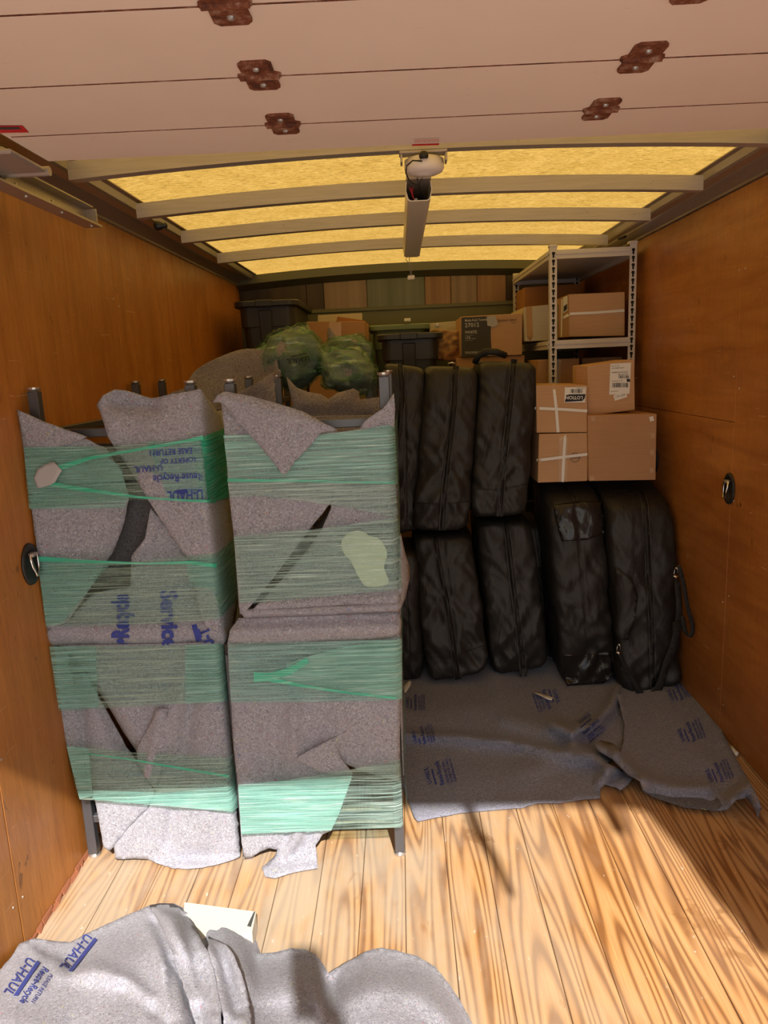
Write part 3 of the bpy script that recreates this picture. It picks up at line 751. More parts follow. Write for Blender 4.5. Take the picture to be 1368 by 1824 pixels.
b8 = pbox('cardboard_box', [(934,547),(995,541),(995,606),(936,608)], 4.25, .5, 'card_white', 'off-white cardboard box on the shelf beside the strapped box', key='b8')
decal('tape_strip', strip([(942,547),(944,608)], 11), 'b8', 'kraft', b8, .003)
b9 = pbox('cardboard_box', [(934,512),(1036,505),(1036,606),(934,606)], 4.78, .33, 'card_red', 'reddish brown box at the back of the shelf top level', key='b9')
# paper towel box
b10 = pbox('cardboard_box', [(821,564),(931,558),(930,632),(821,636)], 4.30, .38, 'card_pale', 'towel carton printed 27012 WHITE on a charcoal half, left of the shelf', key='b10')
decal('print_panel', [(822,565.5),(875,563),(874,598),(876,634),(822,635)], 'b10', 'charcoal', b10, .002)
m10 = onto('b10', .0035, hit('b10', 850, 600, .0035))
text('lettering', 'Multi-Fold Towels', 828, 573, 4.3, 3, m10, 'white_print', b10, .9, bold=.01)
text('lettering', '27012', 828, 583, 7.2, 3, m10, 'white_print', b10, 1.02, bold=.01)
text('lettering', 'WHITE', 828, 594.5, 5.2, 2, m10, 'white_print', b10, .95, bold=.01)
text('lettering', '175', 828, 604.5, 5, 2, m10, 'white_print', b10, 1, bold=.01); text('lettering', 'sheets', 840, 604, 2, 2, m10, 'white_print', b10)
text('lettering', '.................', 828, 598, 4, 2, m10, 'white_print', b10, .7); text('lettering', '.................', 828, 607, 4, 2, m10, 'white_print', b10, .7)
text('lettering', '30563200012', 828, 630, 4, 1, m10, 'white_print', b10, .85)
text('lettering', 'Signature Select', 885, 573, 5, 3, m10, 'charcoal', b10, .78, shear=.35)
text('lettering', '2305 CT', 911, 575.5, 1.8, 3, m10, 'charcoal', b10)
decal('tape_patch', [(867,564),(882,562),(887,578),(880,583),(868,580)], 'b10', 'grey_label', b10, .004)
# open brown box behind the rolls
b11 = pbox('cardboard_box', [(546,573),(650,572),(650,622),(546,624)], 4.45, .38, 'card', 'open brown box with a raised flap behind the wrapped rolls', key='b11')
decal('tape_strip', strip([(597,573),(597,620)], 22), 'b11', 'tape', b11, .003)
bm = bmesh.new(); sheet(bm, [(602,564),(650,571),(657,578),(600,573)], lambda x, y: P(x, y, 1, 4.44+(x-600)*.004)); link('raised_flap', bm, 'card_red', b11).modifiers.new('t', 'SOLIDIFY').thickness = .005
bm = bmesh.new(); hexa(bm, [P(650,622,1,4.452), P(657,622,1,4.62), P(657,621,1,4.8), P(650,621,1,4.8), P(650,574,1,4.452), P(657,579,1,4.62), P(657,579,1,4.8), P(650,575,1,4.8)]); link('side_face', bm, 'card', b11)
b12 = pbox('cream_board', [(566,562),(645,558),(645,626),(566,628)], 4.87, .03, 'card_white', 'cream perforated board leaning behind the open brown box', 'board')
n_ = 20; bm = bmesh.new()
for i in range(n_):
    a = P(567+78*i/n_, 562.5-4*i/n_, 1, 4.87); box(bm, a.x, a.x+.008, 4.87, 4.90, a.z-.002, a.z+.005)
link('toothed_edge', bm, 'card_white', b12, kind='stuff')
# kraft bundle & cream box behind
b13 = pbox('beige_box', [(765,576),(822,571),(822,640),(765,640)], 4.75, .3, 'card_white', 'pale carton with a round metal washer, between green lid and towel carton', key='b13')
bm = bmesh.new(); c_ = P(779, 578.5, 1, 4.745); lathe(bm, [(.011,0),(.011,-.004),(.005,-.005),(.004,-.002)], c_, 'y', 16); link('washer', bm, 'cap', b13)
kp = thing('kraft_paper_bundle', P(795, 640, 1, 4.5), 'crumpled brown kraft paper bundle beside the towel carton', 'paper')
def mk(x, y):
    d_ = 4.5 - .06*math.cos((x-795)/40*1.5) ; q = P(x, y, 1, d_); q.y += nz((x*.09, y*.12, 0), 1, .035); return q
cloth('paper_wrap', [(766,590),(780,586),(800,590),(818,588),(820,605),(816,620),(805,628),(790,632),(770,634),(764,612)], mk, 'kraft', kp, 4, .004)
cloth('paper_wrap', [(764,622),(790,630),(806,624),(822,618),(822,642),(764,642)], lambda x, y: mk(x, y)+Vector((0,-.04,0)), 'card_red', kp, 4, .004)
# totes
def tote(nm, q, Y, depth, mat, label, handle=True):
    """q: rim front corners + bottom corners px"""
    t_ = thing(nm, P(*q[3], 1, Y), label, 'storage tote')
    tl, tr, br, bl = [P(*c, 1, Y) for c in q]; W_ = tr.x-tl.x
    z1 = (tl.z+tr.z)/2; z0 = z1-.40
    i_ = W_*.07
    x0, x1 = tl.x+i_, tr.x-i_; c0 = .025
    def ringp(x0, x1, y0, y1, z, r=.05, n=5):
        o = []
        for cx, cy, a0 in ((x1-r,y0+r,-90),(x1-r,y1-r,0),(x0+r,y1-r,90),(x0+r,y0+r,180)):
            for k in range(n+1): a = R(a0+90*k/n); o.append((cx+r*math.cos(a), cy+r*math.sin(a), z))
        return o
    def loft(rs, nm2, mt, par, cap=True):
        bm = bmesh.new(); R_ = [[bm.verts.new(p) for p in r] for r in rs]
        for a, b in zip(R_, R_[1:]):
            for k in range(len(a)): bm.faces.new((a[k], a[(k+1)%len(a)], b[(k+1)%len(a)], b[k]))
        if cap: bm.faces.new(R_[0][::-1]); bm.faces.new(R_[-1])
        bmesh.ops.recalc_face_normals(bm, faces=bm.faces); return link(nm2, bm, mt, par)
    y0, y1 = Y+.03, Y+depth
    zs = z1-.15
    loft([ringp(x0+.03,x1-.03,y0+.03,y1-.03,z0), ringp(x0+.012,x1-.012,y0+.012,y1-.012,zs), ringp(x0+.002,x1-.002,y0+.002,y1-.002,zs+.002), ringp(x0,x1,y0,y1,z1-.02)], 'tub', mat, t_)
    loft([ringp(tl.x+.004,tr.x-.004,Y,y1+.03,z1-.035,.06), ringp(tl.x,tr.x,Y-.004,y1+.03,z1-.03,.06), ringp(tl.x,tr.x,Y-.004,y1+.03,z1-.006,.06), ringp(tl.x+.006,tr.x-.006,Y+.004,y1+.024,z1,.06), ringp(tl.x+.03,tr.x-.03,Y+.03,y1,z1-.003,.05)], 'lid', mat, t_)
    if handle:
        xc = (x0+x1)/2 - W_*.02
        bx('latch', xc-W_*.13, xc+W_*.13, Y-.018, Y+.02, z1-.038, z1+.002, mat, t_, .005)
        bm = bmesh.new(); hexa(bm, [(xc-W_*.085,y0+.012,z0),(xc+W_*.085,y0+.012,z0),(xc+W_*.085,y0+.04,z0),(xc-W_*.085,y0+.04,z0),(xc-W_*.1,y0-.022,z1-.055),(xc+W_*.1,y0-.022,z1-.055),(xc+W_*.1,y0+.03,z1-.055),(xc-W_*.1,y0+.03,z1-.055)]); bevel(bm, .005); link('grip_panel', bm, mat, t_)
    return t_, z0
t1, tz1 = tote('storage_tote', [(413,534),(531,535),(531,640),(413,640)], 4.45, .72, 'tote', 'large black lidded storage tote in the rear left corner')
t2, tz2 = tote('storage_tote', [(670,594),(790,592),(790,660),(670,660)], 4.30, .35, 'tote', 'smaller black lidded storage tote behind the black bags')
t3, tz3 = tote('storage_tote', [(655,583),(768,572),(768,640),(655,640)], 4.72, .45, 'tote_green', 'green lidded storage tote behind the smaller black tote', False)
lb = thing('lid_fastener', P(726,572,1,4.71), 'small white plastic fastener lying on the green tote lid', 'fastener'); a = P(720, 573, 1, 4.71)
bm = bmesh.new(); box(bm, a.x, a.x+.04, a.y, a.y+.04, a.z, a.z+.02); bevel(bm, .005, 2); link('fastener_body', bm, 'paper', lb)
# hidden supports (rear stacks stand on further cartons)
def support(x0, x1, y0, y1, z, label):
    n = 3; t_ = thing('cardboard_box', ((x0+x1)/2, y0, 0), label, 'box')
    bx('carton', x0, x1, y0, y1, 0.001, z-.001, 'card', t_, .004)
support(-1.0, -.56, 4.52, 5.2, tz1, 'tall dark carton under the large black corner tote')
support(-.54, -.18, 4.47, 4.95, P(600,624,1,4.45).z-.004, 'tall carton under the open brown box')
support(-.10, .26, 4.36, 4.68, tz2, 'tall carton under the smaller black tote')
support(-.16, .31, 4.76, 5.2, tz3, 'tall carton under the green tote')
support(.33, .72, 4.32, 4.72, P(875,634,1,4.30).z-.003, 'tall carton under the towel carton')
support(.34, .60, 4.74, 5.06, P(790,640,1,4.75).z-.003, 'tall carton under the pale washer carton')

# ================================================================ TABLES, BLANKETS, FILM
def table(nm, x0, x1, y0, y1, zb, flip, label, group=None, brown=True):
    """small steel table; flip = stands upside down with its feet in the air"""
    t_ = thing(nm, ((x0+x1)/2, (y0+y1)/2, zb), label, 'table', group); H = .757
    def Z(z): return zb+(H-z) if flip else zb+z
    for x_ in (x0, x1-.03):
        for y_ in (y0, y1-.03):
            z0, z1 = sorted((Z(.012), Z(.70)))
            lg = bx('leg', x_, x_+.03, y_, y_+.03, z0, z1, 'leg', t_, .002)
            bm = bmesh.new(); a, b = Z(0), Z(.012); lathe(bm, [(.019, a+.0005*(1 if b > a else -1)), (.019, (a+b)/2), (.012, b)], (x_+.015, y_+.015, 0), 'z', 14); link('foot_cap', bm, 'cap', lg)
    for y_ in (y0+.004, y1-.026):
        z0, z1 = sorted((Z(.125), Z(.150))); bx('stretcher', x0+.03, x1-.03, y_, y_+.022, z0, z1, 'leg', t_, .002)
        z0, z1 = sorted((Z(.62), Z(.70))); bx('apron', x0+.03, x1-.03, y_, y_+.022, z0, z1, 'leg', t_, .002)
    for x_ in (x0+.004, x1-.026):
        z0, z1 = sorted((Z(.125), Z(.150))); bx('side_stretcher', x_, x_+.022, y0+.03, y1-.03, z0, z1, 'leg', t_, .002)
    z0, z1 = sorted((Z(.70), Z(.735))); bx('table_top', x0-.0, x1+.0, y0-.0, y1+.0, z0, z1, 'brown', t_, .003)
    return t_
GT = None
LY0, LY1 = 2.13, 3.0
TLU = table('steel_table', -1.072, -.585, LY0, LY1, .764, True, 'upside-down steel table wrapped in grey blanket and green film, upper left of the front stacks')
TLL = table('steel_table', -1.075, -.592, LY0, LY1, 0, False, 'upright steel table wrapped in blanket and film, bottom of the left front stack')
TRU = table('steel_table', -.494, -.028, 2.10, 2.97, .764, True, 'upside-down steel table wrapped in blanket and film, upper right of the front stacks')
TRL = table('steel_table', -.56, -.040, 2.10, 2.97, 0, False, 'upright steel table wrapped in blanket and film, bottom of the right front stack')
table('steel_table', -1.07, -.60, 3.30, 4.1, .764, True, 'upside-down dark table by left wall in the second row, upper one')
table('steel_table', -1.07, -.60, 3.30, 4.1, 0, False, 'upright dark table by left wall in the second row, lower one')
table('steel_table', -.56, -.12, 3.30, 4.1, .72, True, 'upside-down dark table under the wrapped rolls, second row')
table('steel_table', -.56, -.12, 3.30, 4.1, 0 if False else -.0, False, 'upright dark table at the bottom below the wrapped rolls')

def interp(tab, y):
    if y <= tab[0][0]: return tab[0][1]
    for (a, xa), (b, xb) in zip(tab, tab[1:]):
        if y <= b: return xa+(xb-xa)*(y-a)/(b-a)
    return tab[-1][1]
CLU = [(690,357),(800,365),(890,370),(976,380),(1060,389),(1140,399)]
CLL = [(1147,390),(1247,397),(1350,407),(1444,415),(1530,426)]
CR_ = [(700,697),(760,697),(900,701),(1050,709),(1130,711),(1400,713),(1500,716)]
def corner_map(tab, Y, fl=(), n=(.0012, .06), off=0):
    def f(x, y, extra=0):
        c = interp(tab, y); d = 1.7*folds(fl, x, y) + nz((x*.02, y*.02, Y), 1, .003) + off + extra
        e = x-c
        if e < -6: yy = Y
        elif e < 6: yy = Y + .0045*(e+6)*(e+6)/24
        else: yy = Y + .0045*6 + (e-6)*.0072
        q = P(x, y, 1, yy-d)
        return q if q.z > .012 else P(x, y, 2, .010+max(0, d)*.3)
    return f
# ---- upper left
fA = [([(95,760),(60,900),(90,1080)], 60, .012), ([(215,800),(232,930),(180,1040)], 24, -.018), ([(300,760),(330,900),(360,1050)], 70, .010), ([(185,700),(200,760),(262,896)], 22, .012), ([(205,715),(270,720)], 16, -.02)]
fA1 = fA
mA = corner_map(CLU, 2.105, fA)
A_poly = [(31,730),(80,752),(155,783),(190,800),(214,838),(229,885),(222,930),(203,980),(160,1050),(120,1108),(84,1124),(79,1090),(70,1010),(55,900),(42,800)]
BK = dict(key='A')
mb = cloth('moving_blanket', [A_poly], mA, 'felt', TLU, 8, .005, rag=.5, key='A')
A2 = [(174,722),(184,705),(205,696),(222,697),(240,702),(268,711),(300,703),(357,693),(372,712),(394,741),(399,790),(404,850),(412,938),(419,1000),(425,1066),(420,1100),(412,1128),(399,1142),(375,1128),(357,1102),(350,1070),(341,1005),(305,954),(267,896),(232,838),(193,780)]
cloth('blanket_drape', [A2], corner_map(CLU, 2.098, fA), 'felt', mb, 8, .005, rag=.4, key='A')
fB = [([(85,1128),(240,1128),(400,1128)], 26, .022), ([(270,905),(258,960),(236,1000),(234,1050)], 16, .010)]
A3 = [(84,1122),(125,1100),(165,1058),(200,1050),(232,1045),(234,990),(258,960),(268,905),(300,940),(345,1010),(375,1080),(410,1130),(400,1150),(250,1153),(150,1150),(92,1150),(84,1140)]
cloth('blanket_roll', [A3], corner_map(CLU, 2.125, fB), 'felt', mb, 8, .005, key='A')
cloth('inner_sheet', [[(205,800),(290,880),(300,960),(262,1000),(240,1070),(120,1125),(180,1000),(228,900)]], lambda x, y: P(x, y, 1, 2.20), 'felt_dark', mb, 10, .004)
cloth('blanket_flap', [[(30,729),(80,752),(155,778),(122,792),(96,808),(77,823),(63,795),(41,781)]], corner_map(CLU, 2.09, [([(30,740),(150,780)], 20, .006)]), 'felt', mb, 7, .005, rag=.4, key='A')
cloth('blanket_curl', [[(174,722),(186,705),(206,696),(225,698),(245,703),(268,711),(240,722),(205,733),(184,735)]], lambda x, y: P(x, y, 1, 2.16+.05*math.sin((x-170)/100*math.pi)), 'felt_back', mb, 7, .005, smooth=True)
# ---- lower left
fC = [([(110,1158),(175,1240),(232,1335)], 20, -.02), ([(135,1165),(142,1240),(148,1320),(158,1400)], 9, -.014), ([(115,1155),(150,1200),(185,1290)], 18, .012),
      ([(345,1160),(315,1260),(275,1345)], 16, .014), ([(370,1200),(362,1330),(362,1500)], 14, .008), ([(345,1190),(330,1330),(300,1500)], 12, -.010),
      ([(90,1150),(400,1147)], 12, .005), ([(160,1185),(240,1310)], 14, .012)]
C1 = [(88,1148),(110,1155),(150,1200),(190,1265),(225,1330),(245,1358),(275,1412),(263,1441),(227,1477),(203,1508),(195,1517),(184,1508),(176,1460),(166,1412),(158,1404),(142,1405),(130,1375),(112,1300),(100,1220)]
mC = corner_map(CLL, 2.11, fC)
mbl = cloth('moving_blanket', [C1], mC, 'felt', TLL, 8, .005, rag=.4, key='C')
C2 = [(105,1150),(250,1148),(391,1143),(408,1146),(414,1250),(419,1350),(425,1440),(431,1505),(428,1526),(414,1532),(395,1536),(360,1544),(335,1546),(308,1545),(285,1538),(262,1531),(235,1530),(206,1531),(203,1508),(227,1477),(263,1441),(279,1410),(262,1390),(246,1360),(243,1338),(222,1308),(195,1262),(160,1205),(130,1168)]
cloth('blanket_drape', [C2], corner_map(CLL, 2.103, fC), 'felt', mbl, 8, .005, rag=.4, key='C')
cloth('blanket_corner', [[(243,1336),(279,1262),(300,1262),(296,1330),(285,1380),(279,1408),(258,1385),(245,1358)]], corner_map(CLL, 2.09, [([(285,1270),(262,1380)], 12, .012)]), 'felt', mbl, 6, .005, key='C')
# ---- upper right
fD = [([(425,1085),(712,1073)], 18, .018), ([(450,960),(470,1060)], 60, .006)]
mD = corner_map(CR_, 2.082, fD)
D1 = [(394,716),(450,722),(600,768),(592,890),(580,908),(555,938),(520,985),(487,1030),(440,1086),(427,1095),(424,1060),(417,960),(408,880),(400,770)]
D2 = [(575,775),(640,764),(700,756),(706,800),(710,900),(716,1050),(712,1078),(445,1091),(500,1035),(540,990),(572,945),(590,905)]
mbd = cloth('moving_blanket', [D1], mD, 'felt', TRU, 8, .005, rag=.3, key='D')
cloth('blanket_drape', [D2], corner_map(CR_, 2.086, fD), 'felt', mbd, 8, .005, rag=.3, key='D')
cloth('blanket_flap', [[(378,718),(387,704),(401,697),(449,706),(500,720),(538,732),(600,766),(573,770),(552,795),(526,821),(510,844),(502,844),(490,827),(458,789),(419,747),(402,724),(390,716)]],
      corner_map(CR_, 2.055, [([(385,708),(600,766)], 10, .010), ([(500,740),(505,840)], 40, .006)]), 'felt', mbd, 7, .006, rag=.5, key='D')
cloth('blanket_roll', [[(424,1074),(440,1084),(600,1078),(712,1070),(714,950),(722,985),(730,1012),(730,1030),(722,1065),(712,1090),(600,1096),(500,1101),(436,1103),(428,1090)]], corner_map(CR_, 2.092, [([(428,1092),(712,1081)], 12, .03), ([(720,960),(722,1060)], 12, .02)]), 'felt', mbd, 7, .005, key='D')
cloth('blanket_corner', [[(640,765),(648,752),(662,741),(682,729),(702,700),(704,730),(702,760),(670,764)]], corner_map([(0,800)], 2.075, [([(650,752),(700,715)], 12, .012)]), 'felt', mbd, 6, .005, rag=.3, key='D')
cloth('inner_sheet', [[(588,905),(600,920),(540,1010),(510,1040),(470,1060),(520,985)]], lambda x, y: P(x, y, 1, 2.16), 'brown', mbd, 10, .004)  # dark brown sheet backing the gap between the drapes
cloth('paper_patch', [[(608,965),(620,950),(640,945),(660,955),(676,960),(690,985),(684,1010),(692,1040),(655,1045),(640,1030),(625,1000),(612,985)]], corner_map(CR_, 2.071, fD), 'dirty_plastic', mbd, 9, 0, smooth=True, label='pale paper patch')
# ---- lower right
fE = [([(405,1118),(712,1112)], 22, .016), ([(523,1250),(523,1350)], 12, .014), ([(598,1250),(610,1290),(600,1330)], 14, .012), ([(500,1400),(520,1440),(510,1500),(475,1545)], 9, -.012), ([(560,1420),(545,1500),(500,1548)], 8, -.012), ([(530,1420),(530,1490),(490,1545)], 12, .014),
      ([(440,1330),(500,1390)], 22, -.010), ([(640,1250),(680,1300),(700,1380)], 30, .008), ([(430,1200),(440,1400)], 25, .008)]
mE = corner_map(CR_, 2.088, fE)
E1 = [(405,1146),(409,1125),(425,1102),(560,1096),(712,1091),(716,1110),(713,1130),(714,1250),(712,1362),(711,1392),(680,1384),(640,1372),(615,1360),(628,1380),(620,1402),(604,1450),(590,1480),(575,1486),(562,1506),(566,1545),(545,1548),(520,1553),(490,1563),(472,1560),(467,1545),(488,1526),(494,1514),(480,1511),(462,1518),(446,1528),(436,1531),(430,1500),(424,1400),(416,1330),(410,1230)]
mbe = cloth('moving_blanket', [E1], mE, 'felt', TRL, 8, .005, rag=.4, key='E')
cloth('blanket_flap', [[(522,1353),(562,1331),(617,1303),(599,1327),(606,1350),(628,1378),(600,1384),(570,1376),(546,1362)]], corner_map(CR_, 2.066, fE[5:6]), 'felt', mbe, 6, .005, rag=.3, key='E')
cloth('blanket_roll', [[(405,1146),(410,1122),(425,1101),(560,1095),(712,1090),(716,1108),(713,1128),(690,1138),(600,1143),(440,1149)]], corner_map(CR_, 2.07, [([(407,1128),(714,1118)], 14, .02)]), 'felt', mbe, 7, .005, key='E')
# ---- printing on the blankets
mt = onto('A', .006, hit('A', 320, 840, .002))
pr = mb
for s_, x_, y_, z_, a_, fx in (('PLEASE RETURN', 355, 796, 11, 184, .80), ('PROPERTY OF', 357, 813, 9, 184, .9), ('U-HAUL', 290, 828, 11, 184, .9), ('Reuse·Recycle', 361, 842, 14, 183, .78), ('U-HAUL', 362, 872, 18, 183, .7)):
    text('printing', s_, x_, y_, z_, a_, mt, 'ink', mb, fx, bold=.02)
decal('print_bar', [(310,873),(361,868),(361,875),(311,880)], 'A', 'ink', mb, .0024, label='printed blue bar')
text('printing', 'e•Recycle', 229, 1157, 30, 90, mt, 'ink', mb, .60, bold=.06)
text('printing', 'Service', 287, 1052, 29, -88, mt, 'ink', mb, .86, bold=.06)
text('printing', 'U-T', 383, 1150, 20, 110, mt, 'ink', mb, .8, bold=.06)
decal('print_bar', [(341,1114),(350,1112),(360,1140),(350,1143)], 'A', 'ink', mb, .003)
# ---- stretch film
FO = .016
def filmband(polys, tab, Y, parent, mat='film', fl=(), step=12, off=FO, **t):
    base = corner_map(tab, Y, fl)
    for pl_ in polys: cloth('stretch_film', pl_, lambda x, y: base(x, y, off), mat, parent, step, 0, **t)
filmband([[(42,797),(120,796),(200,795),(300,786),(360,778),(400,764),(406,850),(410,886),(390,892),(371,894),(240,890),(52,907)]], CLU, 2.10, TLU, 'film_l')
filmband([[(42,797),(160,796),(215,830),(229,885),(222,905),(52,907)]], CLU, 2.10, TLU, 'film', off=.020)
filmband([[(262,786),(300,786),(360,778),(398,766),(408,884),(371,894),(300,891)]], CLU, 2.10, TLU, 'film', off=.021)
filmband([[(66,993),(150,998),(230,1001),(385,985),(400,975),(416,960),(424,1064),(396,1098),(388,1104),(250,1112),(82,1116)]], CLU, 2.10, TLU, 'film_l', off=.022)
filmband([[(66,993),(150,998),(200,1000),(150,1060),(110,1110),(82,1116)]], CLU, 2.10, TLU, 'film', off=.026)
filmband([[(330,1000),(385,992),(416,960),(424,1064),(396,1098),(380,1050),(340,1045)]], CLU, 2.10, TLU, 'film', off=.027)
for s_, w_ in (([(85,840),(160,816),(250,800),(330,786),(362,779)], [12,6,5,5,8]), ([(88,862),(150,872),(250,886),(340,892),(385,893)], [8,7,4,4,6]), ([(66,995),(150,1000),(260,1004),(340,1002),(386,1008)], [9,6,3,6,7])):
    filmband([strip(s_, w_)], CLU, 2.10, TLU, 'film_b', step=6, off=.032, label='bright green twisted film strand')
filmband([[(357,780),(401,762),(406,850),(410,886),(371,895),(365,830)]], CLU, 2.10, TLU, 'film_b', off=.026, label='dense green film on the side')
gp = cloth('film_patch', [[(66,836),(88,824),(96,823),(110,838),(97,860),(84,866),(66,870),(60,852)]], lambda x, y: corner_map(CLU, 2.10)(x, y, .037), 'grey_label', TLU, 6, .003, label='silvery grey tape patch')
filmband([[(88,1152),(240,1150),(392,1147),(408,1142),(413,1247),(398,1250),(240,1258),(105,1266)]], CLL, 2.105, TLL, 'film_l', off=.030)
filmband([[(88,1152),(170,1151),(175,1260),(105,1266)],[(330,1149),(392,1147),(408,1142),(413,1247),(398,1250),(330,1253)]], CLL, 2.105, TLL, 'film', off=.033)
filmband([[(118,1328),(170,1334),(240,1340),(404,1350),(417,1342),(424,1438),(414,1446),(250,1432),(142,1424),(136,1404)]], CLL, 2.105, TLL, 'film_l', off=.030)
filmband([[(118,1328),(158,1334),(165,1418),(142,1424),(136,1404)],[(165,1408),(300,1412),(414,1400),(417,1342),(424,1438),(414,1446),(250,1432),(165,1424)]], CLL, 2.105, TLL, 'film_t', off=.034)
filmband([strip([(158,1343),(240,1354),(330,1370),(408,1383)], [2,3,4,4])], CLL, 2.105, TLL, 'film_b', step=6, off=.038)
# upper right
filmband([[(398,775),(500,776),(560,775),(620,768),(698,756),(703,756),(709,862),(704,862),(560,861),(408,858)]], CR_, 2.08, TRU, 'film_t', off=.012)
filmband([[(405,857),(560,860),(704,860),(708,900),(706,922),(640,908),(540,892),(460,884),(410,886)]], CR_, 2.08, TRU, 'film_w', off=.014)
filmband([[(416,956),(500,948),(560,943),(640,932),(704,922),(712,925),(716,1048),(710,1050),(600,1060),(520,1068),(427,1078)]], CR_, 2.08, TRU, 'film_u', off=.026)
filmband([strip([(405,855),(440,856),(520,856),(640,859),(704,860)], [6,5,3,2,2])], CR_, 2.08, TRU, 'film_b', step=6, off=.03)
# lower right
filmband([[(406,1147),(560,1143),(700,1139),(713,1134),(716,1245),(708,1247),(560,1250),(411,1251)]], CR_, 2.085, TRL, 'film', off=.03)
filmband([[(512,1182),(540,1172),(600,1155),(660,1145),(708,1140),(716,1137),(716,1245),(706,1246),(650,1236),(560,1222),(500,1214)]], CR_, 2.085, TRL, 'film_t', off=.036)
filmband([strip([(452,1206),(480,1206),(515,1196),(548,1176)], [18,14,12,10])], CR_, 2.085, TRL, 'film_b', step=5, off=.042, label='bunched bright green film')
filmband([strip([(480,1210),(540,1222),(620,1234),(706,1244)], [8,5,4,4])], CR_, 2.085, TRL, 'film_b', step=5, off=.042)
filmband([[(424,1398),(520,1388),(640,1368),(700,1356),(713,1352),(718,1470),(714,1474),(600,1478),(430,1486)]], CR_, 2.085, TRL, 'film_u', off=.03)
filmband([[(424,1398),(520,1390),(628,1382),(604,1450),(590,1479),(430,1486)]], CR_, 2.085, TRL, 'film_t', off=.034)
# film round the right hand sides (faces the black bags)
for (par, z0, z1, x_) in ((TRU, .98, 1.38, -.016), (TRL, .53, .75, -.024), (TRL, .14, .33, -.028)):
    bm = bmesh.new(); gv = [[bm.verts.new((x_+nz((j*.3, i*.3, z0), 1, .004), 2.085+.86*j/12, z0+(z1-z0)*i/5)) for j in range(13)] for i in range(6)]
    for i in range(5):
        for j in range(12): bm.faces.new((gv[i][j], gv[i][j+1], gv[i+1][j+1], gv[i+1][j]))
    link('stretch_film', bm, 'film', par, True)
for par, x_, z0, z1 in ((TRU, -.0225, .79, 1.40), (TRL, -.032, .26, .757), (TLU, -.578, .79, 1.42), (TLL, -.586, .2, .757)):
    bm = bmesh.new(); gv = [[bm.verts.new((x_+nz((j*.4, i*.4, z0+9), 1, .003), 2.14+.80*j/14, z0+(z1-z0)*i/10)) for j in range(15)] for i in range(11)]
    for i in range(10):
        for j in range(14): bm.faces.new((gv[i][j], gv[i][j+1], gv[i+1][j+1], gv[i+1][j]))
    o = link('side_blanket', bm, 'felt', par, True); s_ = o.modifiers.new('t', 'SOLIDIFY'); s_.thickness = .004

# ---- blankets behind the front stacks
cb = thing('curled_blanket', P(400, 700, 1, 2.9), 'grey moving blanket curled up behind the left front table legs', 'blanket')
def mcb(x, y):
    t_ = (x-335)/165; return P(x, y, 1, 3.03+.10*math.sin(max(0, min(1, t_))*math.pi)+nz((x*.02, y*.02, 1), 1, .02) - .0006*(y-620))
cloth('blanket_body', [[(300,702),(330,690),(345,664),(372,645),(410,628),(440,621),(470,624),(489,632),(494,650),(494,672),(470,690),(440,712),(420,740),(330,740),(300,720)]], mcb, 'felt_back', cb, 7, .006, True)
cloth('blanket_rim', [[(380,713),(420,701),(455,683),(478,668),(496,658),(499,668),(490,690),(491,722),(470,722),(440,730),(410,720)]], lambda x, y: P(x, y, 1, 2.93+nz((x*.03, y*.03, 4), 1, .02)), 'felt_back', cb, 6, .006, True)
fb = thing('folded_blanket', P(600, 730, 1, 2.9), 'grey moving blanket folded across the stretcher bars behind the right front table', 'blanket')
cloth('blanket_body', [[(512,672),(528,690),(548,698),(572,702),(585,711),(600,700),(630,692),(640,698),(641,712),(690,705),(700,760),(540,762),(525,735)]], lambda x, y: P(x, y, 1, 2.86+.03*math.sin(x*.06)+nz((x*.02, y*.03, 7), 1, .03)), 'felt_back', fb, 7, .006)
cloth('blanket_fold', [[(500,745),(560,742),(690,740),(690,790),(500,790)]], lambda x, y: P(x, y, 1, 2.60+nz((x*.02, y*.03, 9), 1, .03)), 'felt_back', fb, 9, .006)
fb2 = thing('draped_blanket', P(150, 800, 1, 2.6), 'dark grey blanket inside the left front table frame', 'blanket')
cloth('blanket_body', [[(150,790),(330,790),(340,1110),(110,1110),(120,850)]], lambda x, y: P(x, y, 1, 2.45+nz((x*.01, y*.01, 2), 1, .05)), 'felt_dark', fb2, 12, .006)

# ---- wrapped rolls
def roll(nm, c, rad, label, seed, rot=0, tail=None, txt=False):
    t_ = thing(nm, c-Vector((0,0,rad[2])), label, 'rolled blanket', None)
    def blob(k, amp, fr, sub=4):
        bm = bmesh.new(); bmesh.ops.create_icosphere(bm, subdivisions=sub, radius=1)
        for v in bm.verts:
            n = v.co.normalized(); q = Vector([math.copysign(abs(a)**.85, a) for a in n])
            s = 1+amp*noise.noise(n*fr+Vector((seed, 0, seed)))+amp*.5*noise.noise(n*fr*2.7+Vector((0, seed, 0)))
            # ridges where film is pulled tight
            s += .03*math.sin(n.x*6+n.z*9+seed) + (.07*(.5-abs(noise.noise(Vector((n.x*3+n.z*5+seed, n.y*2, n.z*3-n.x*7))))*2) if k == 1.0 else 0)
            v.co = Matrix.Rotation(rot, 3, 'Y') @ Vector((q.x*rad[0]*s*k, q.y*rad[1]*s*k, q.z*rad[2]*s*k)) + c
        return bm
    bm = blob(.93, .18, 1.6); BV[label] = [BVHTree.FromBMesh(bm)]
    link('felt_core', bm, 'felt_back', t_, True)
    bm = blob(1.0, .22, 1.8, 5); bmesh.ops.recalc_face_normals(bm, faces=bm.faces); link('stretch_film', bm, 'film_r', t_, True)
    if tail:
        cloth('blanket_tail', tail, lambda x, y: P(x, y, 1, c.y-rad[1]*.3+.02*math.sin(x*.2)), 'felt_back', t_, 5, .006, True)
    return t_
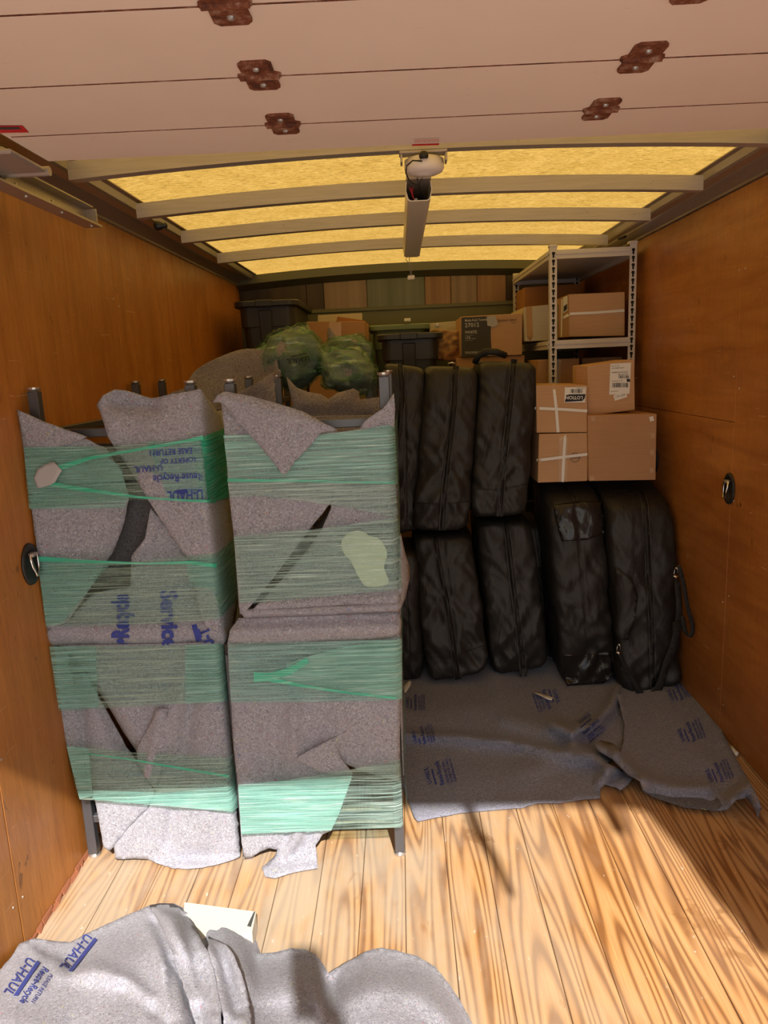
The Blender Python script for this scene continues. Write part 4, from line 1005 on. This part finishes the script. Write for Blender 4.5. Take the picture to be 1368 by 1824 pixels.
r1 = roll('wrapped_roll', P(524, 639, 1, 3.25), (.140, .24, .130), 'film-wrapped rolled blanket on the left of the three, with printed letters', 1.0, R(-25), [(514,592),(519,585),(532,583),(540,592),(530,598)])
lm = P(524, 639, 1, 3.25)
tm = onto('film-wrapped rolled blanket on the left of the three, with printed letters', .034, hit('film-wrapped rolled blanket on the left of the three, with printed letters', 530, 640, .02))
text('printing', 'U-HAUL', 547, 632, 9, 192, tm, 'ink_black', r1, .8, bold=.02)
decal('print_bar', [(519,634),(544,628),(544,630),(519,636)], 'film-wrapped rolled blanket on the left of the three, with printed letters', 'ink_black', r1, .034)
r2 = roll('wrapped_roll', P(619, 662, 1, 3.18), (.124, .22, .098), 'film-wrapped rolled blanket in front, right of the printed one', 4.3, R(20))
r3 = roll('wrapped_roll', P(616, 632, 1, 3.62), (.125, .16, .09), 'film-wrapped roll behind with a loose blanket corner sticking up', 8.1, R(-15), [(583,588),(587,585),(594,592),(600,600),(612,606),(608,616),(594,612),(584,606)])

# ================================================================ BAGS
def bag(q, Yt, Yb, dep, label, seed, zips=None, key=None, dtop=0.0, puff=.02, wr=.010, dtz=0, nm='duffel_bag'):
    """q: front face px corners (tl, tr, br, bl); Yt/Yb: plane of front face at top and bottom"""
    tl, tr = P(*q[0], 1, Yt), P(*q[1], 1, Yt); br, bl = P(*q[2], 1, Yb), P(*q[3], 1, Yb)
    t_ = thing(nm, (bl+br)/2+Vector((0, dep/2, 0)), label, 'bag')
    nx_, ny_, nz_ = 26, 12, 60; bm = bmesh.new(); vd = {}
    def pos(u, v, w_):
        # rounded box in unit space
        rx, rz = .16, .05
        def rnd(a, b, r):   # squeeze corners
            return a
        f = bl.lerp(br, u).lerp(tl.lerp(tr, u), w_); dpt = dep+dtop*w_
        p = f + Vector((0, dpt*v, dtz*v*w_))
        cu, cv, cw = (u-.5)*2, (v-.5)*2, (w_-.5)*2
        # bulge outward mid faces, pull corners in
        W_ = (br-bl).length
        e = abs(cu)**4*abs(cv)**4
        p.x -= cu*W_*.5*.09*e; p.y -= cv*dpt*.5*.09*e
        ez = abs(cw)**34
        p.x -= cu*W_*.5*.07*ez*abs(cu)**2; p.y -= cv*dpt*.5*.07*ez*abs(cv)**2
        p.z -= cw*.018*(abs(cu)**7*.6+abs(cv)**7*.6)*abs(cw)**8
        bul = (1-cw**4)
        p.x += cu*abs(cu)*puff*.5*bul; p.y += cv*abs(cv)*puff*bul*(1-.3*cu*cu)
        rg = lambda q: 1-2.4*abs(noise.noise(Vector(q)))
        a = wr*(1.1*noise.noise(Vector((p.x*5+seed, p.y*5, p.z*7+p.x*5)))+.75*rg((p.x*9, seed, p.z*8-p.x*8))+.55*rg((p.x*14+seed, p.y*9, p.z*15+p.x*17)))
        sag = .5+.9*(1-w_)
        p += Vector((cu*.6, cv, 0))*a*sag
        p.x = min(p.x, XR-.008)
        if v < .01 and abs(cu) < .06: p.y += .006
        return p
    def vert(i, j, k):
        key_ = (i, j, k)
        if key_ not in vd: vd[key_] = bm.verts.new(pos(i/nx_, j/ny_, k/nz_))
        return vd[key_]
    for i in range(nx_):
        for k in range(nz_):
            bm.faces.new((vert(i,0,k), vert(i+1,0,k), vert(i+1,0,k+1), vert(i,0,k+1))); bm.faces.new((vert(i,ny_,k), vert(i,ny_,k+1), vert(i+1,ny_,k+1), vert(i+1,ny_,k)))
        for j in range(ny_):
            bm.faces.new((vert(i,j,0), vert(i,j+1,0), vert(i+1,j+1,0), vert(i+1,j,0))); bm.faces.new((vert(i,j,nz_), vert(i+1,j,nz_), vert(i+1,j+1,nz_), vert(i,j+1,nz_)))
    for j in range(ny_):
        for k in range(nz_):
            bm.faces.new((vert(0,j,k), vert(0,j,k+1), vert(0,j+1,k+1), vert(0,j+1,k))); bm.faces.new((vert(nx_,j,k), vert(nx_,j+1,k), vert(nx_,j+1,k+1), vert(nx_,j,k+1)))
    bmesh.ops.recalc_face_normals(bm, faces=bm.faces)
    BV[key] = [BVHTree.FromBMesh(bm)]
    link('bag_body', bm, 'nylon', t_, True)
    for z_ in zips or []:
        decal('zipper', strip(z_, 9), key, 'nylon', t_, .004, 6, .002); 
        decal('zip_teeth', strip(z_, 2.6), key, 'zip', t_, .007, 6, .002)
        for s_ in (-6.5, 6.5):
            decal('piping', strip([(a+s_*.8, b) for a, b in z_], 1.6), key, 'tapezip', t_, .009, 6, .002)
    return t_
def seam(t_, key, pts, wd=1.5): decal('seam', strip(pts, wd), key, 'zip', t_, .003, 6, .001)
fz = .0
# lower row
gD = bag([(700,985),(742,985),(748,1212),(716,1216)], 3.42, 3.42, .38, 'black duffel bag standing lowest left, half hidden by the wrapped tables', 2.2, None, 'bD')
gE = bag([(736,953),(838,950),(870,1200),(768,1218)], 3.47, 3.36, .40, 'black duffel bag standing on the blanket, below the second upper bag from left', 5.1, [[(775,956),(783,1010),(795,1070),(806,1140),(816,1210)]], 'bE', wr=.013)
seam(gE, 'bE', [(752,1155),(800,1172),(860,1150)]); 
gF = bag([(849,930),(946,926),(975,1190),(884,1206)], 3.50, 3.42, .40, 'black duffel bag standing on the blanket, between two lower bags below the right upper bag', 8.4, [[(901,930),(908,990),(916,1060),(926,1140),(933,1205)]], 'bF', wr=.013)
gI = bag([(936,935),(968,930),(1000,1170),(968,1180)], 3.72, 3.66, .34, 'black duffel bag set back in shadow behind the patch bag', 3.3, None, 'bI')
decal('shoulder_strap', strip([(957,1010),(962,1060),(972,1095),(976,1120)], 10), 'bI', 'web', gI, .008, 6, .003)
# right pair with sloping tops
gG = bag([(977,893),(1072,886),(1094,1205),(1006,1224)], 3.40, 3.31, .46, 'black duffel bag with a shiny vinyl patch at its top, second from the right wall', 6.6, None, 'bG', wr=.011, dtz=.095)
decal('zipper', strip([(1000,866),(1010,874),(1018,882),(1024,890)], 6), 'bG', 'zip', gG, .004, 5, .002)
decal('vinyl_patch', [(985,900),(1030,893),(1073,893),(1076,950),(1046,962),(1000,964),(990,930)], 'bG', 'vinyl', gG, .004, 5, .002, label='shiny black vinyl patch')
decal('vinyl_base', [(1002,1165),(1050,1166),(1088,1160),(1093,1203),(1075,1217),(1010,1222),(1004,1200)], 'bG', 'vinyl', gG, .004, 6, .002, label='shiny black vinyl base')
gH = bag([(1084,895),(1199,897),(1214,1225),(1112,1245)], 3.36, 3.22, .44, 'black duffel bag with clips and a looped shoulder strap, against the right wall', 9.7, [[(1142,876),(1149,900),(1153,960),(1157,1040),(1161,1130),(1163,1230)]], 'bH', wr=.012, dtz=.095)
gHs = strip([(1206,1035),(1210,1070),(1208,1110),(1200,1150),(1188,1180),(1176,1220),(1160,1245)], [9,11,12,13,13,14,13])
def msH(x, y): return P(x, y, 1, 3.175 if y > 1080 else 3.175+(1080-y)*.0008)
cloth('shoulder_strap', gHs, msH, 'web', gH, 6, .004, True)
cloth('shoulder_strap', strip([(1102,1160),(1115,1190),(1130,1215),(1142,1238),(1150,1250)], [6,8,10,13,15]), msH, 'web', gH, 6, .004, True)
for c_ in ((1204,1022,3.19), (1102,1158,3.165)):
    bm = bmesh.new(); o_ = P(c_[0], c_[1], 1, c_[2])
    tube(bm, [o_+Vector(v) for v in ((0,0,.03),(-.008,0,.018),(-.009,0,.0),(0,0,-.01),(.008,0,.002),(.006,0,.02),(0,0,.03))], .003, 7)
    tube(bm, [o_+Vector((-.012,0,-.012)), o_+Vector((.012,0,-.012))], .004, 7); tube(bm, [o_+Vector((0,0,-.01)), o_+Vector((.001,0,-.022))], .005, 7)
    link('snap_clip', bm, 'chrome', gH, True, label='chrome snap clip')
bm = bmesh.new(); o_ = P(1206, 1118, 1, 3.17); box(bm, o_.x-.022, o_.x+.02, o_.y-.008, o_.y, o_.z-.012, o_.z+.03); bevel(bm, .003); link('strap_slider', bm, 'gun', gH)
decal('side_pocket', [(1096,1010),(1124,1030),(1136,1060),(1132,1100),(1118,1140),(1098,1138)], 'bH', 'nylon', gH, .012, 6, .008)
cloth('carry_handle', strip([(1210,1010),(1218,1040),(1225,1080),(1234,1115),(1231,1132),(1222,1128),(1216,1100)], 7), lambda x, y: P(x, y, 1, 3.10), 'web', gH, 5, .005, True)
# upper row
gA = bag([(684,646),(756,655),(742,948),(706,955)], 3.48, 3.48, .42, 'black duffel bag in upper row, leftmost, behind the wrapped table', 1.7, [[(712,650),(716,700),(712,760),(706,800)]], 'bA')
gB = bag([(760,652),(853,654),(832,948),(737,948)], 3.46, 3.42, .42, 'black duffel bag in upper row, middle one with nearly vertical zipper', 4.9, [[(812,652),(809,720),(800,800),(792,870),(787,945)]], 'bB')
seam(gB, 'bB', [(741,896),(790,898),(836,893)])
gC = bag([(858,642),(957,646),(936,920),(842,925)], 3.46, 3.42, .42, 'black duffel bag in upper row, right one with handle standing up', 7.2, [[(916,640),(911,700),(902,780),(894,850),(890,920)]], 'bC')
seam(gC, 'bC', [(842,870),(890,873),(938,862)])
bm = bmesh.new(); tube(bm, [P(*c, 1, y_) for c, y_ in (((846,646),3.62),((852,634),3.6),((866,626),3.58),((885,627),3.57),((900,633),3.6))], .016, 8); link('carry_handle', bm, 'web', gC, True)
bm = bmesh.new(); tube(bm, [P(798,648,1,3.5), P(805,646,1,3.5), P(811,648,1,3.5)], .004, 8); link('zip_ring', bm, 'cap', gB, True)
gJ = bag([(944,700),(962,705),(955,850),(935,855)], 3.75, 3.70, .28, 'black duffel bag hidden behind the upper right bag, beside the strapped boxes', 5.9, None, 'bJ')
bm = bmesh.new(); a = P(951, 742, 1, 3.6); tube(bm, [a+Vector((-.012,0,.02)), a, a+Vector((.01,0,-.02))], .003, 6); link('zip_pull', bm, 'cap', gJ)

# ================================================================ FLOOR BLANKETS
fF = [([(700,1305),(800,1310),(900,1318),(960,1330),(1030,1345)], 12, .030, 1), ([(1100,1230),(1085,1262),(1060,1290),(1040,1300)], 9, .045), ([(985,1290),(1020,1310),(1035,1290)], 10, .035), ([(1020,1330),(1060,1350),(1080,1365)], 10, .035),
      ([(900,1280),(960,1295),(1020,1300)], 16, .018), ([(880,1205),(890,1240)], 14, .012), ([(720,1270),(900,1260)], 22, .010), ([(1070,1390),(1085,1372),(1095,1365)], 9, .035), ([(940,1370),(1010,1345)], 20, .012), ([(1100,1400),(1125,1385)], 10, .012)]
def mF(x, y): return P(x, y, 2, .008+max(0, 1.5*folds(fF, x, y))+nz((x*.015, y*.03, 0), 1, .005))
F1 = [(700,1130),(720,1128),(900,1128),(1210,1140),(1150,1160),(1105,1225),(1108,1262),(1116,1290),(1112,1325),(1098,1348),(1080,1358),(1100,1368),(1118,1375),(1129,1384),(1120,1396),(1106,1408),(1096,1400),(1078,1398),(1070,1404),(1068,1420),(1040,1422),(1000,1428),(955,1429),(930,1437),(890,1440),(820,1446),(745,1461),(738,1455),(725,1420),(705,1370),(700,1300)]
bl1 = thing('floor_blanket', (.4, 3, 0), 'dark grey moving blanket spread flat on the floor under the black bags', 'blanket')
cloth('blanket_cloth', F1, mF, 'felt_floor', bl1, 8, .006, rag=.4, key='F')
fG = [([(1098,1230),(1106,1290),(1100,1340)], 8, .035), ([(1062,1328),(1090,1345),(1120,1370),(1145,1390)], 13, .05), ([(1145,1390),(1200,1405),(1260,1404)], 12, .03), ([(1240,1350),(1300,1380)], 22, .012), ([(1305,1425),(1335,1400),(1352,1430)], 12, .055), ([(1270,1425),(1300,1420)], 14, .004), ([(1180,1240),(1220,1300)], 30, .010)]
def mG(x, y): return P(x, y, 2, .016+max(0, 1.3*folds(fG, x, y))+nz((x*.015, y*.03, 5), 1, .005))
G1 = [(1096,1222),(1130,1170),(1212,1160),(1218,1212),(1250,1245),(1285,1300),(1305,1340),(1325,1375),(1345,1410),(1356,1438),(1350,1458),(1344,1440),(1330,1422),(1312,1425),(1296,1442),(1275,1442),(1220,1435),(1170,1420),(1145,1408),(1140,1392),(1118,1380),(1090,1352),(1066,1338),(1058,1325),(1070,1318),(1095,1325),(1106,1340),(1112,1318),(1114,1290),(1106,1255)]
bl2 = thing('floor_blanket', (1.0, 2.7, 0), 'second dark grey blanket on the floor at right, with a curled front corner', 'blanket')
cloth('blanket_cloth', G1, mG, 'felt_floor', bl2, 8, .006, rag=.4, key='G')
decal('curled_corner', [(1302,1430),(1318,1422),(1334,1424),(1346,1442),(1350,1458),(1338,1452),(1322,1440)], 'G', 'felt_dark', bl2, .001, 6, 0) if False else None
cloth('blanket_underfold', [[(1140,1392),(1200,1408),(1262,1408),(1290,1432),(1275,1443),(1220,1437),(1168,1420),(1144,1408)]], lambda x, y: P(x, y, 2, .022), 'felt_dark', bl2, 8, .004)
def prints(key, parent, x, y, ang, k=1.0, dirx=1, mat='ink'):
    m_ = onto(key, .003, hit(key, x, y, .003))
    if hit(key, x, y) is None: return
    ca, sa = math.cos(R(ang)), math.sin(R(ang))
    def at(u, v): return x+u*ca+v*sa, y-u*sa+v*ca
    for s_, (u, v), sz, fx in (('U-HAUL', (8*k, -22*k), 9*k, .7), ('Reuse-Recycle', (0, 0), 9*k, .62), ('PLEASE RETURN', (2*k, 10*k), 4.6*k, .85), ('PROPERTY OF U-HAUL', (0, 17*k), 4.6*k, .7), ('FURNITURE PAD CO', (0, 24*k), 4.6*k, .75)):
        a = at(u, v); text('printing', s_, a[0], a[1], sz, ang, m_, mat, parent, fx, bold=.03)
    p = [at(4*k, -17*k), at(34*k, -17*k), at(34*k, -14*k), at(4*k, -14*k)]
    decal('print_bar', p, key, mat, parent, .003)
for a in ((742,1266,90,.62),(760,1325,105,.7),(792,1398,105,.95),(965,1230,70,.8),(1040,1308,40,.8)): 
    if a[1] < 1300 and a[0] > 900: prints('F', bl1, a[0], a[1], -a[2], a[3])
    else: prints('F', bl1, a[0], a[1], a[2], a[3])
prints('F', bl1, 818, 1453, 95, .55); prints('F', bl1, 1100, 1404, 60, .5)
for a in ((1240,1320,112,.8),(1290,1392,112,.8),(1312,1440,95,.7),(1218,1246,115,.7)): prints('G', bl2, *a)
ps_ = thing('paper_slip', P(966, 1240, 2, .02), 'small white paper slip lying on the floor blanket', 'paper')
cloth('slip', [(951,1234),(957,1233),(985,1242),(983,1247),(976,1246)], lambda x, y: P(x, y, 2, .022), 'paper', ps_, 8, .001)
text('lettering', '0 1 4 2', 960, 1240, 3, -17, lambda x, y: P(x, y, 2, .024), 'grey_label', ps_)
wt = thing('white_tag', P(725, 1222, 2, .03), 'white hanging tag beside the lower left bag at the wrapped table', 'tag')
cloth('tag_card', [(719,1230),(717,1224),(728,1212),(733,1214),(731,1221),(722,1234)], lambda x, y: P(x, y, 2, .03), 'paper', wt, 6, .002)
sc_ = thing('white_scrap', P(1308, 1338, 2, 0), 'white plastic scrap on the floor against the right wall', 'scrap')
cloth('scrap', [(1300,1328),(1305,1329),(1316,1340),(1313,1345),(1309,1343)], lambda x, y: P(x, y, 2, .012), 'paper', sc_, 5, .006)

# ================================================================ FOREGROUND PILE
def smo(a, b, x): t = max(0, min(1, (x-a)/(b-a))); return t*t*(3-2*t)
S1 = [(-60,1745),(0,1703),(25,1684),(60,1671),(92,1676),(124,1678),(160,1660),(190,1646),(230,1628),(268,1612),(285,1609),(310,1609),(327,1618),(332,1630),(350,1640),(374,1634),(404,1640),(428,1650),(445,1668),(458,1698),(490,1696),(520,1689),(545,1691),(562,1700),(575,1716),(584,1731),(600,1745),(612,1790),(622,1960),(-60,1960)]
top1 = sorted([p for p in S1[:26]], key=lambda p: p[0])
fP = [([(270,1628),(284,1690),(300,1760),(312,1824),(320,1900)], 36, .045, -1), ([(356,1690),(370,1760),(384,1824),(392,1900)], 30, .04, -1), ([(398,1690),(415,1750),(432,1824),(440,1900)], 40, .05, -1), ([(60,1676),(96,1704)], 22, .03, 1), ([(268,1625),(280,1668),(300,1720),(310,1824)], 9, -.030), ([(275,1640),(296,1680),(325,1740),(355,1824),(365,1880)], 11, -.04), ([(262,1628),(285,1700),(295,1824)], 15, .016), ([(300,1640),(330,1720),(350,1800)], 14, .028),
      ([(358,1672),(372,1750),(386,1824)], 7, -.03), ([(335,1640),(372,1680),(405,1730),(430,1824)], 10, -.05), ([(380,1690),(395,1760),(410,1830)], 12, .02), ([(60,1680),(92,1702)], 6, -.035), ([(92,1676),(140,1690)], 12, .012),
      ([(110,1735),(170,1728),(220,1745),(260,1780)], 16, .035), ([(225,1760),(265,1790),(300,1824)], 12, -.02), ([(560,1740),(575,1790),(590,1840)], 16, .03), ([(545,1760),(550,1800)], 8, -.03), ([(400,1650),(430,1690)], 10, .012), ([(585,1735),(590,1800)], 9, -.03), ([(460,1760),(500,1740)], 30, .02)]
def topy(tab, x): return interp(tab, x)
def mP(x, y):
    ty = topy(top1, x); d = max(0, y-ty); h_ = .055+.13*smo(0, 90, d)+.09*smo(60, 260, d)
    if 332 < x < 470: h_ -= .03*smo(332,350,x)*smo(470,450,x)*smo(60,0,d)
    h_ += folds(fP, x, y)*smo(-4, 22, d)+nz((x*.012, y*.014, 3), 1, .02)*smo(0,40,d)
    q = P(x, y, 2, max(.02, h_)); q.x = max(q.x, XL+.012+.004*math.sin(y*.1)); return q
pl = thing('blanket_pile', (-.5, 1.4, 0), 'heaped pale grey moving blanket in the sun at bottom left', 'blanket')
cloth('blanket_heap', S1, mP, 'felt', pl, 8, 0, rag=.5, skirt=lambda v: Vector((v.x*1.0, v.y+.035, .004)), key='P')
cloth('blanket_fold', [[(268,1613),(285,1610),(308,1610),(325,1619),(344,1652),(362,1690),(380,1740),(396,1824),(404,1900),(372,1900),(350,1824),(322,1745),(295,1680),(276,1640)]], lambda x, y: mP(x, y)+Vector((0,-.005,.006+.03*smo(1612,1660,y))), 'felt', pl, 8, .006, rag=.4)
cloth('blanket_fold', [[(372,1668),(392,1680),(418,1720),(438,1770),(452,1824),(458,1900),(412,1900),(400,1824),(388,1760),(376,1710)]], lambda x, y: mP(x, y)+Vector((0,-.005,.006+.03*smo(1668,1710,y))), 'felt', pl, 8, .006, rag=.4)
S2 = [(575,1745),(590,1730),(620,1712),(655,1693),(680,1688),(705,1692),(745,1704),(775,1722),(800,1752),(822,1785),(842,1824),(860,1960),(600,1960),(570,1850),(560,1790)]
top2 = [(560,1790),(575,1745),(590,1730),(620,1712),(655,1693),(680,1688),(705,1692),(745,1704),(775,1722),(800,1752),(822,1785),(842,1824),(860,1960)]
fQ = [([(590,1735),(600,1800),(590,1860)], 14, -.03), ([(572,1760),(575,1830)], 12, .03), ([(640,1760),(700,1850)], 60, .02)]
def mQ(x, y):
    d = max(0, y-topy(top2, x)); h_ = .05+.13*smo(0, 80, d)+.07*smo(40, 260, d)+folds(fQ, x, y)*smo(0,20,d)+nz((x*.014, y*.016, 8), 1, .018)*smo(0,40,d)
    return P(x, y, 2, max(.02, h_))
pl2 = thing('blanket_bundle', (-.1, 1.4, 0), 'rounded bundled grey blanket at the bottom, right of the larger heap', 'blanket')
cloth('blanket_heap', S2, mQ, 'felt', pl2, 8, 0, rag=.6, skirt=lambda v: Vector((v.x*1.0, v.y+.035, .004)), key='Q')
fu = onto('P', .003, hit('P', 100, 1700, .003))
def hprint(x, y, ang, k, full=True):
    ca, sa = math.cos(R(ang)), math.sin(R(ang))
    def at(u, v): return x+u*ca+v*sa, y-u*sa+v*ca
    text('printing', 'U-HAUL', *at(0, 0), 17*k, ang, fu, 'ink', pl, .95, bold=.02)
    decal('print_bar', [at(-2*k,-26*k), at(74*k,-26*k), at(78*k,-19*k), at(-2*k,-19*k)], 'P', 'ink', pl, .004)
    if full:
        text('printing', 'Reuse-Recycle', *at(0, -34*k), 14*k, ang, fu, 'ink', pl, .7, bold=.02)
        text('printing', 'PLEASE RETURN', *at(4*k, -52*k), 8*k, ang, fu, 'ink', pl, .8)
hprint(153, 1662, -128, .95, False); hprint(50, 1704, -124, .95)
bb = thing('beige_box', (-.6, 1.8, 0), 'flat cream box lying on the floor behind the blanket heap', 'box')
zt = .06
bm = bmesh.new(); c = [P(328,1606,2,zt), P(456,1623,2,zt), P(449,1660,2,zt), P(322,1690,2,zt)]
lo = [Vector((v.x, v.y, .002)) for v in c]; order = [3,2,1,0]
hexa(bm, [lo[i] for i in order]+[c[i] for i in order]); bevel(bm, .002); link('carton', bm, 'cream', bb)
bm = bmesh.new(); vs = [bm.verts.new(v+Vector((0,0,.0012))) for v in (P(452,1625,2,zt), P(455,1624,2,zt), P(447,1652,2,zt), P(440,1650,2,zt))]; bm.faces.new(vs); link('lid_gap', bm, 'charcoal', bb)

# ---- groups of like things
GR = {'bag': 'black duffel bags', 'box': 'boxes and cartons', 'table': 'steel tables stacked in pairs', 'storage tote': 'lidded storage totes', 'rolled blanket': 'film-wrapped blanket rolls', 'blanket': 'grey moving blankets'}
for o in COL.objects:
    if o.parent is None and o.get('category') in GR and 'group' not in o: o['group'] = GR[o['category']]
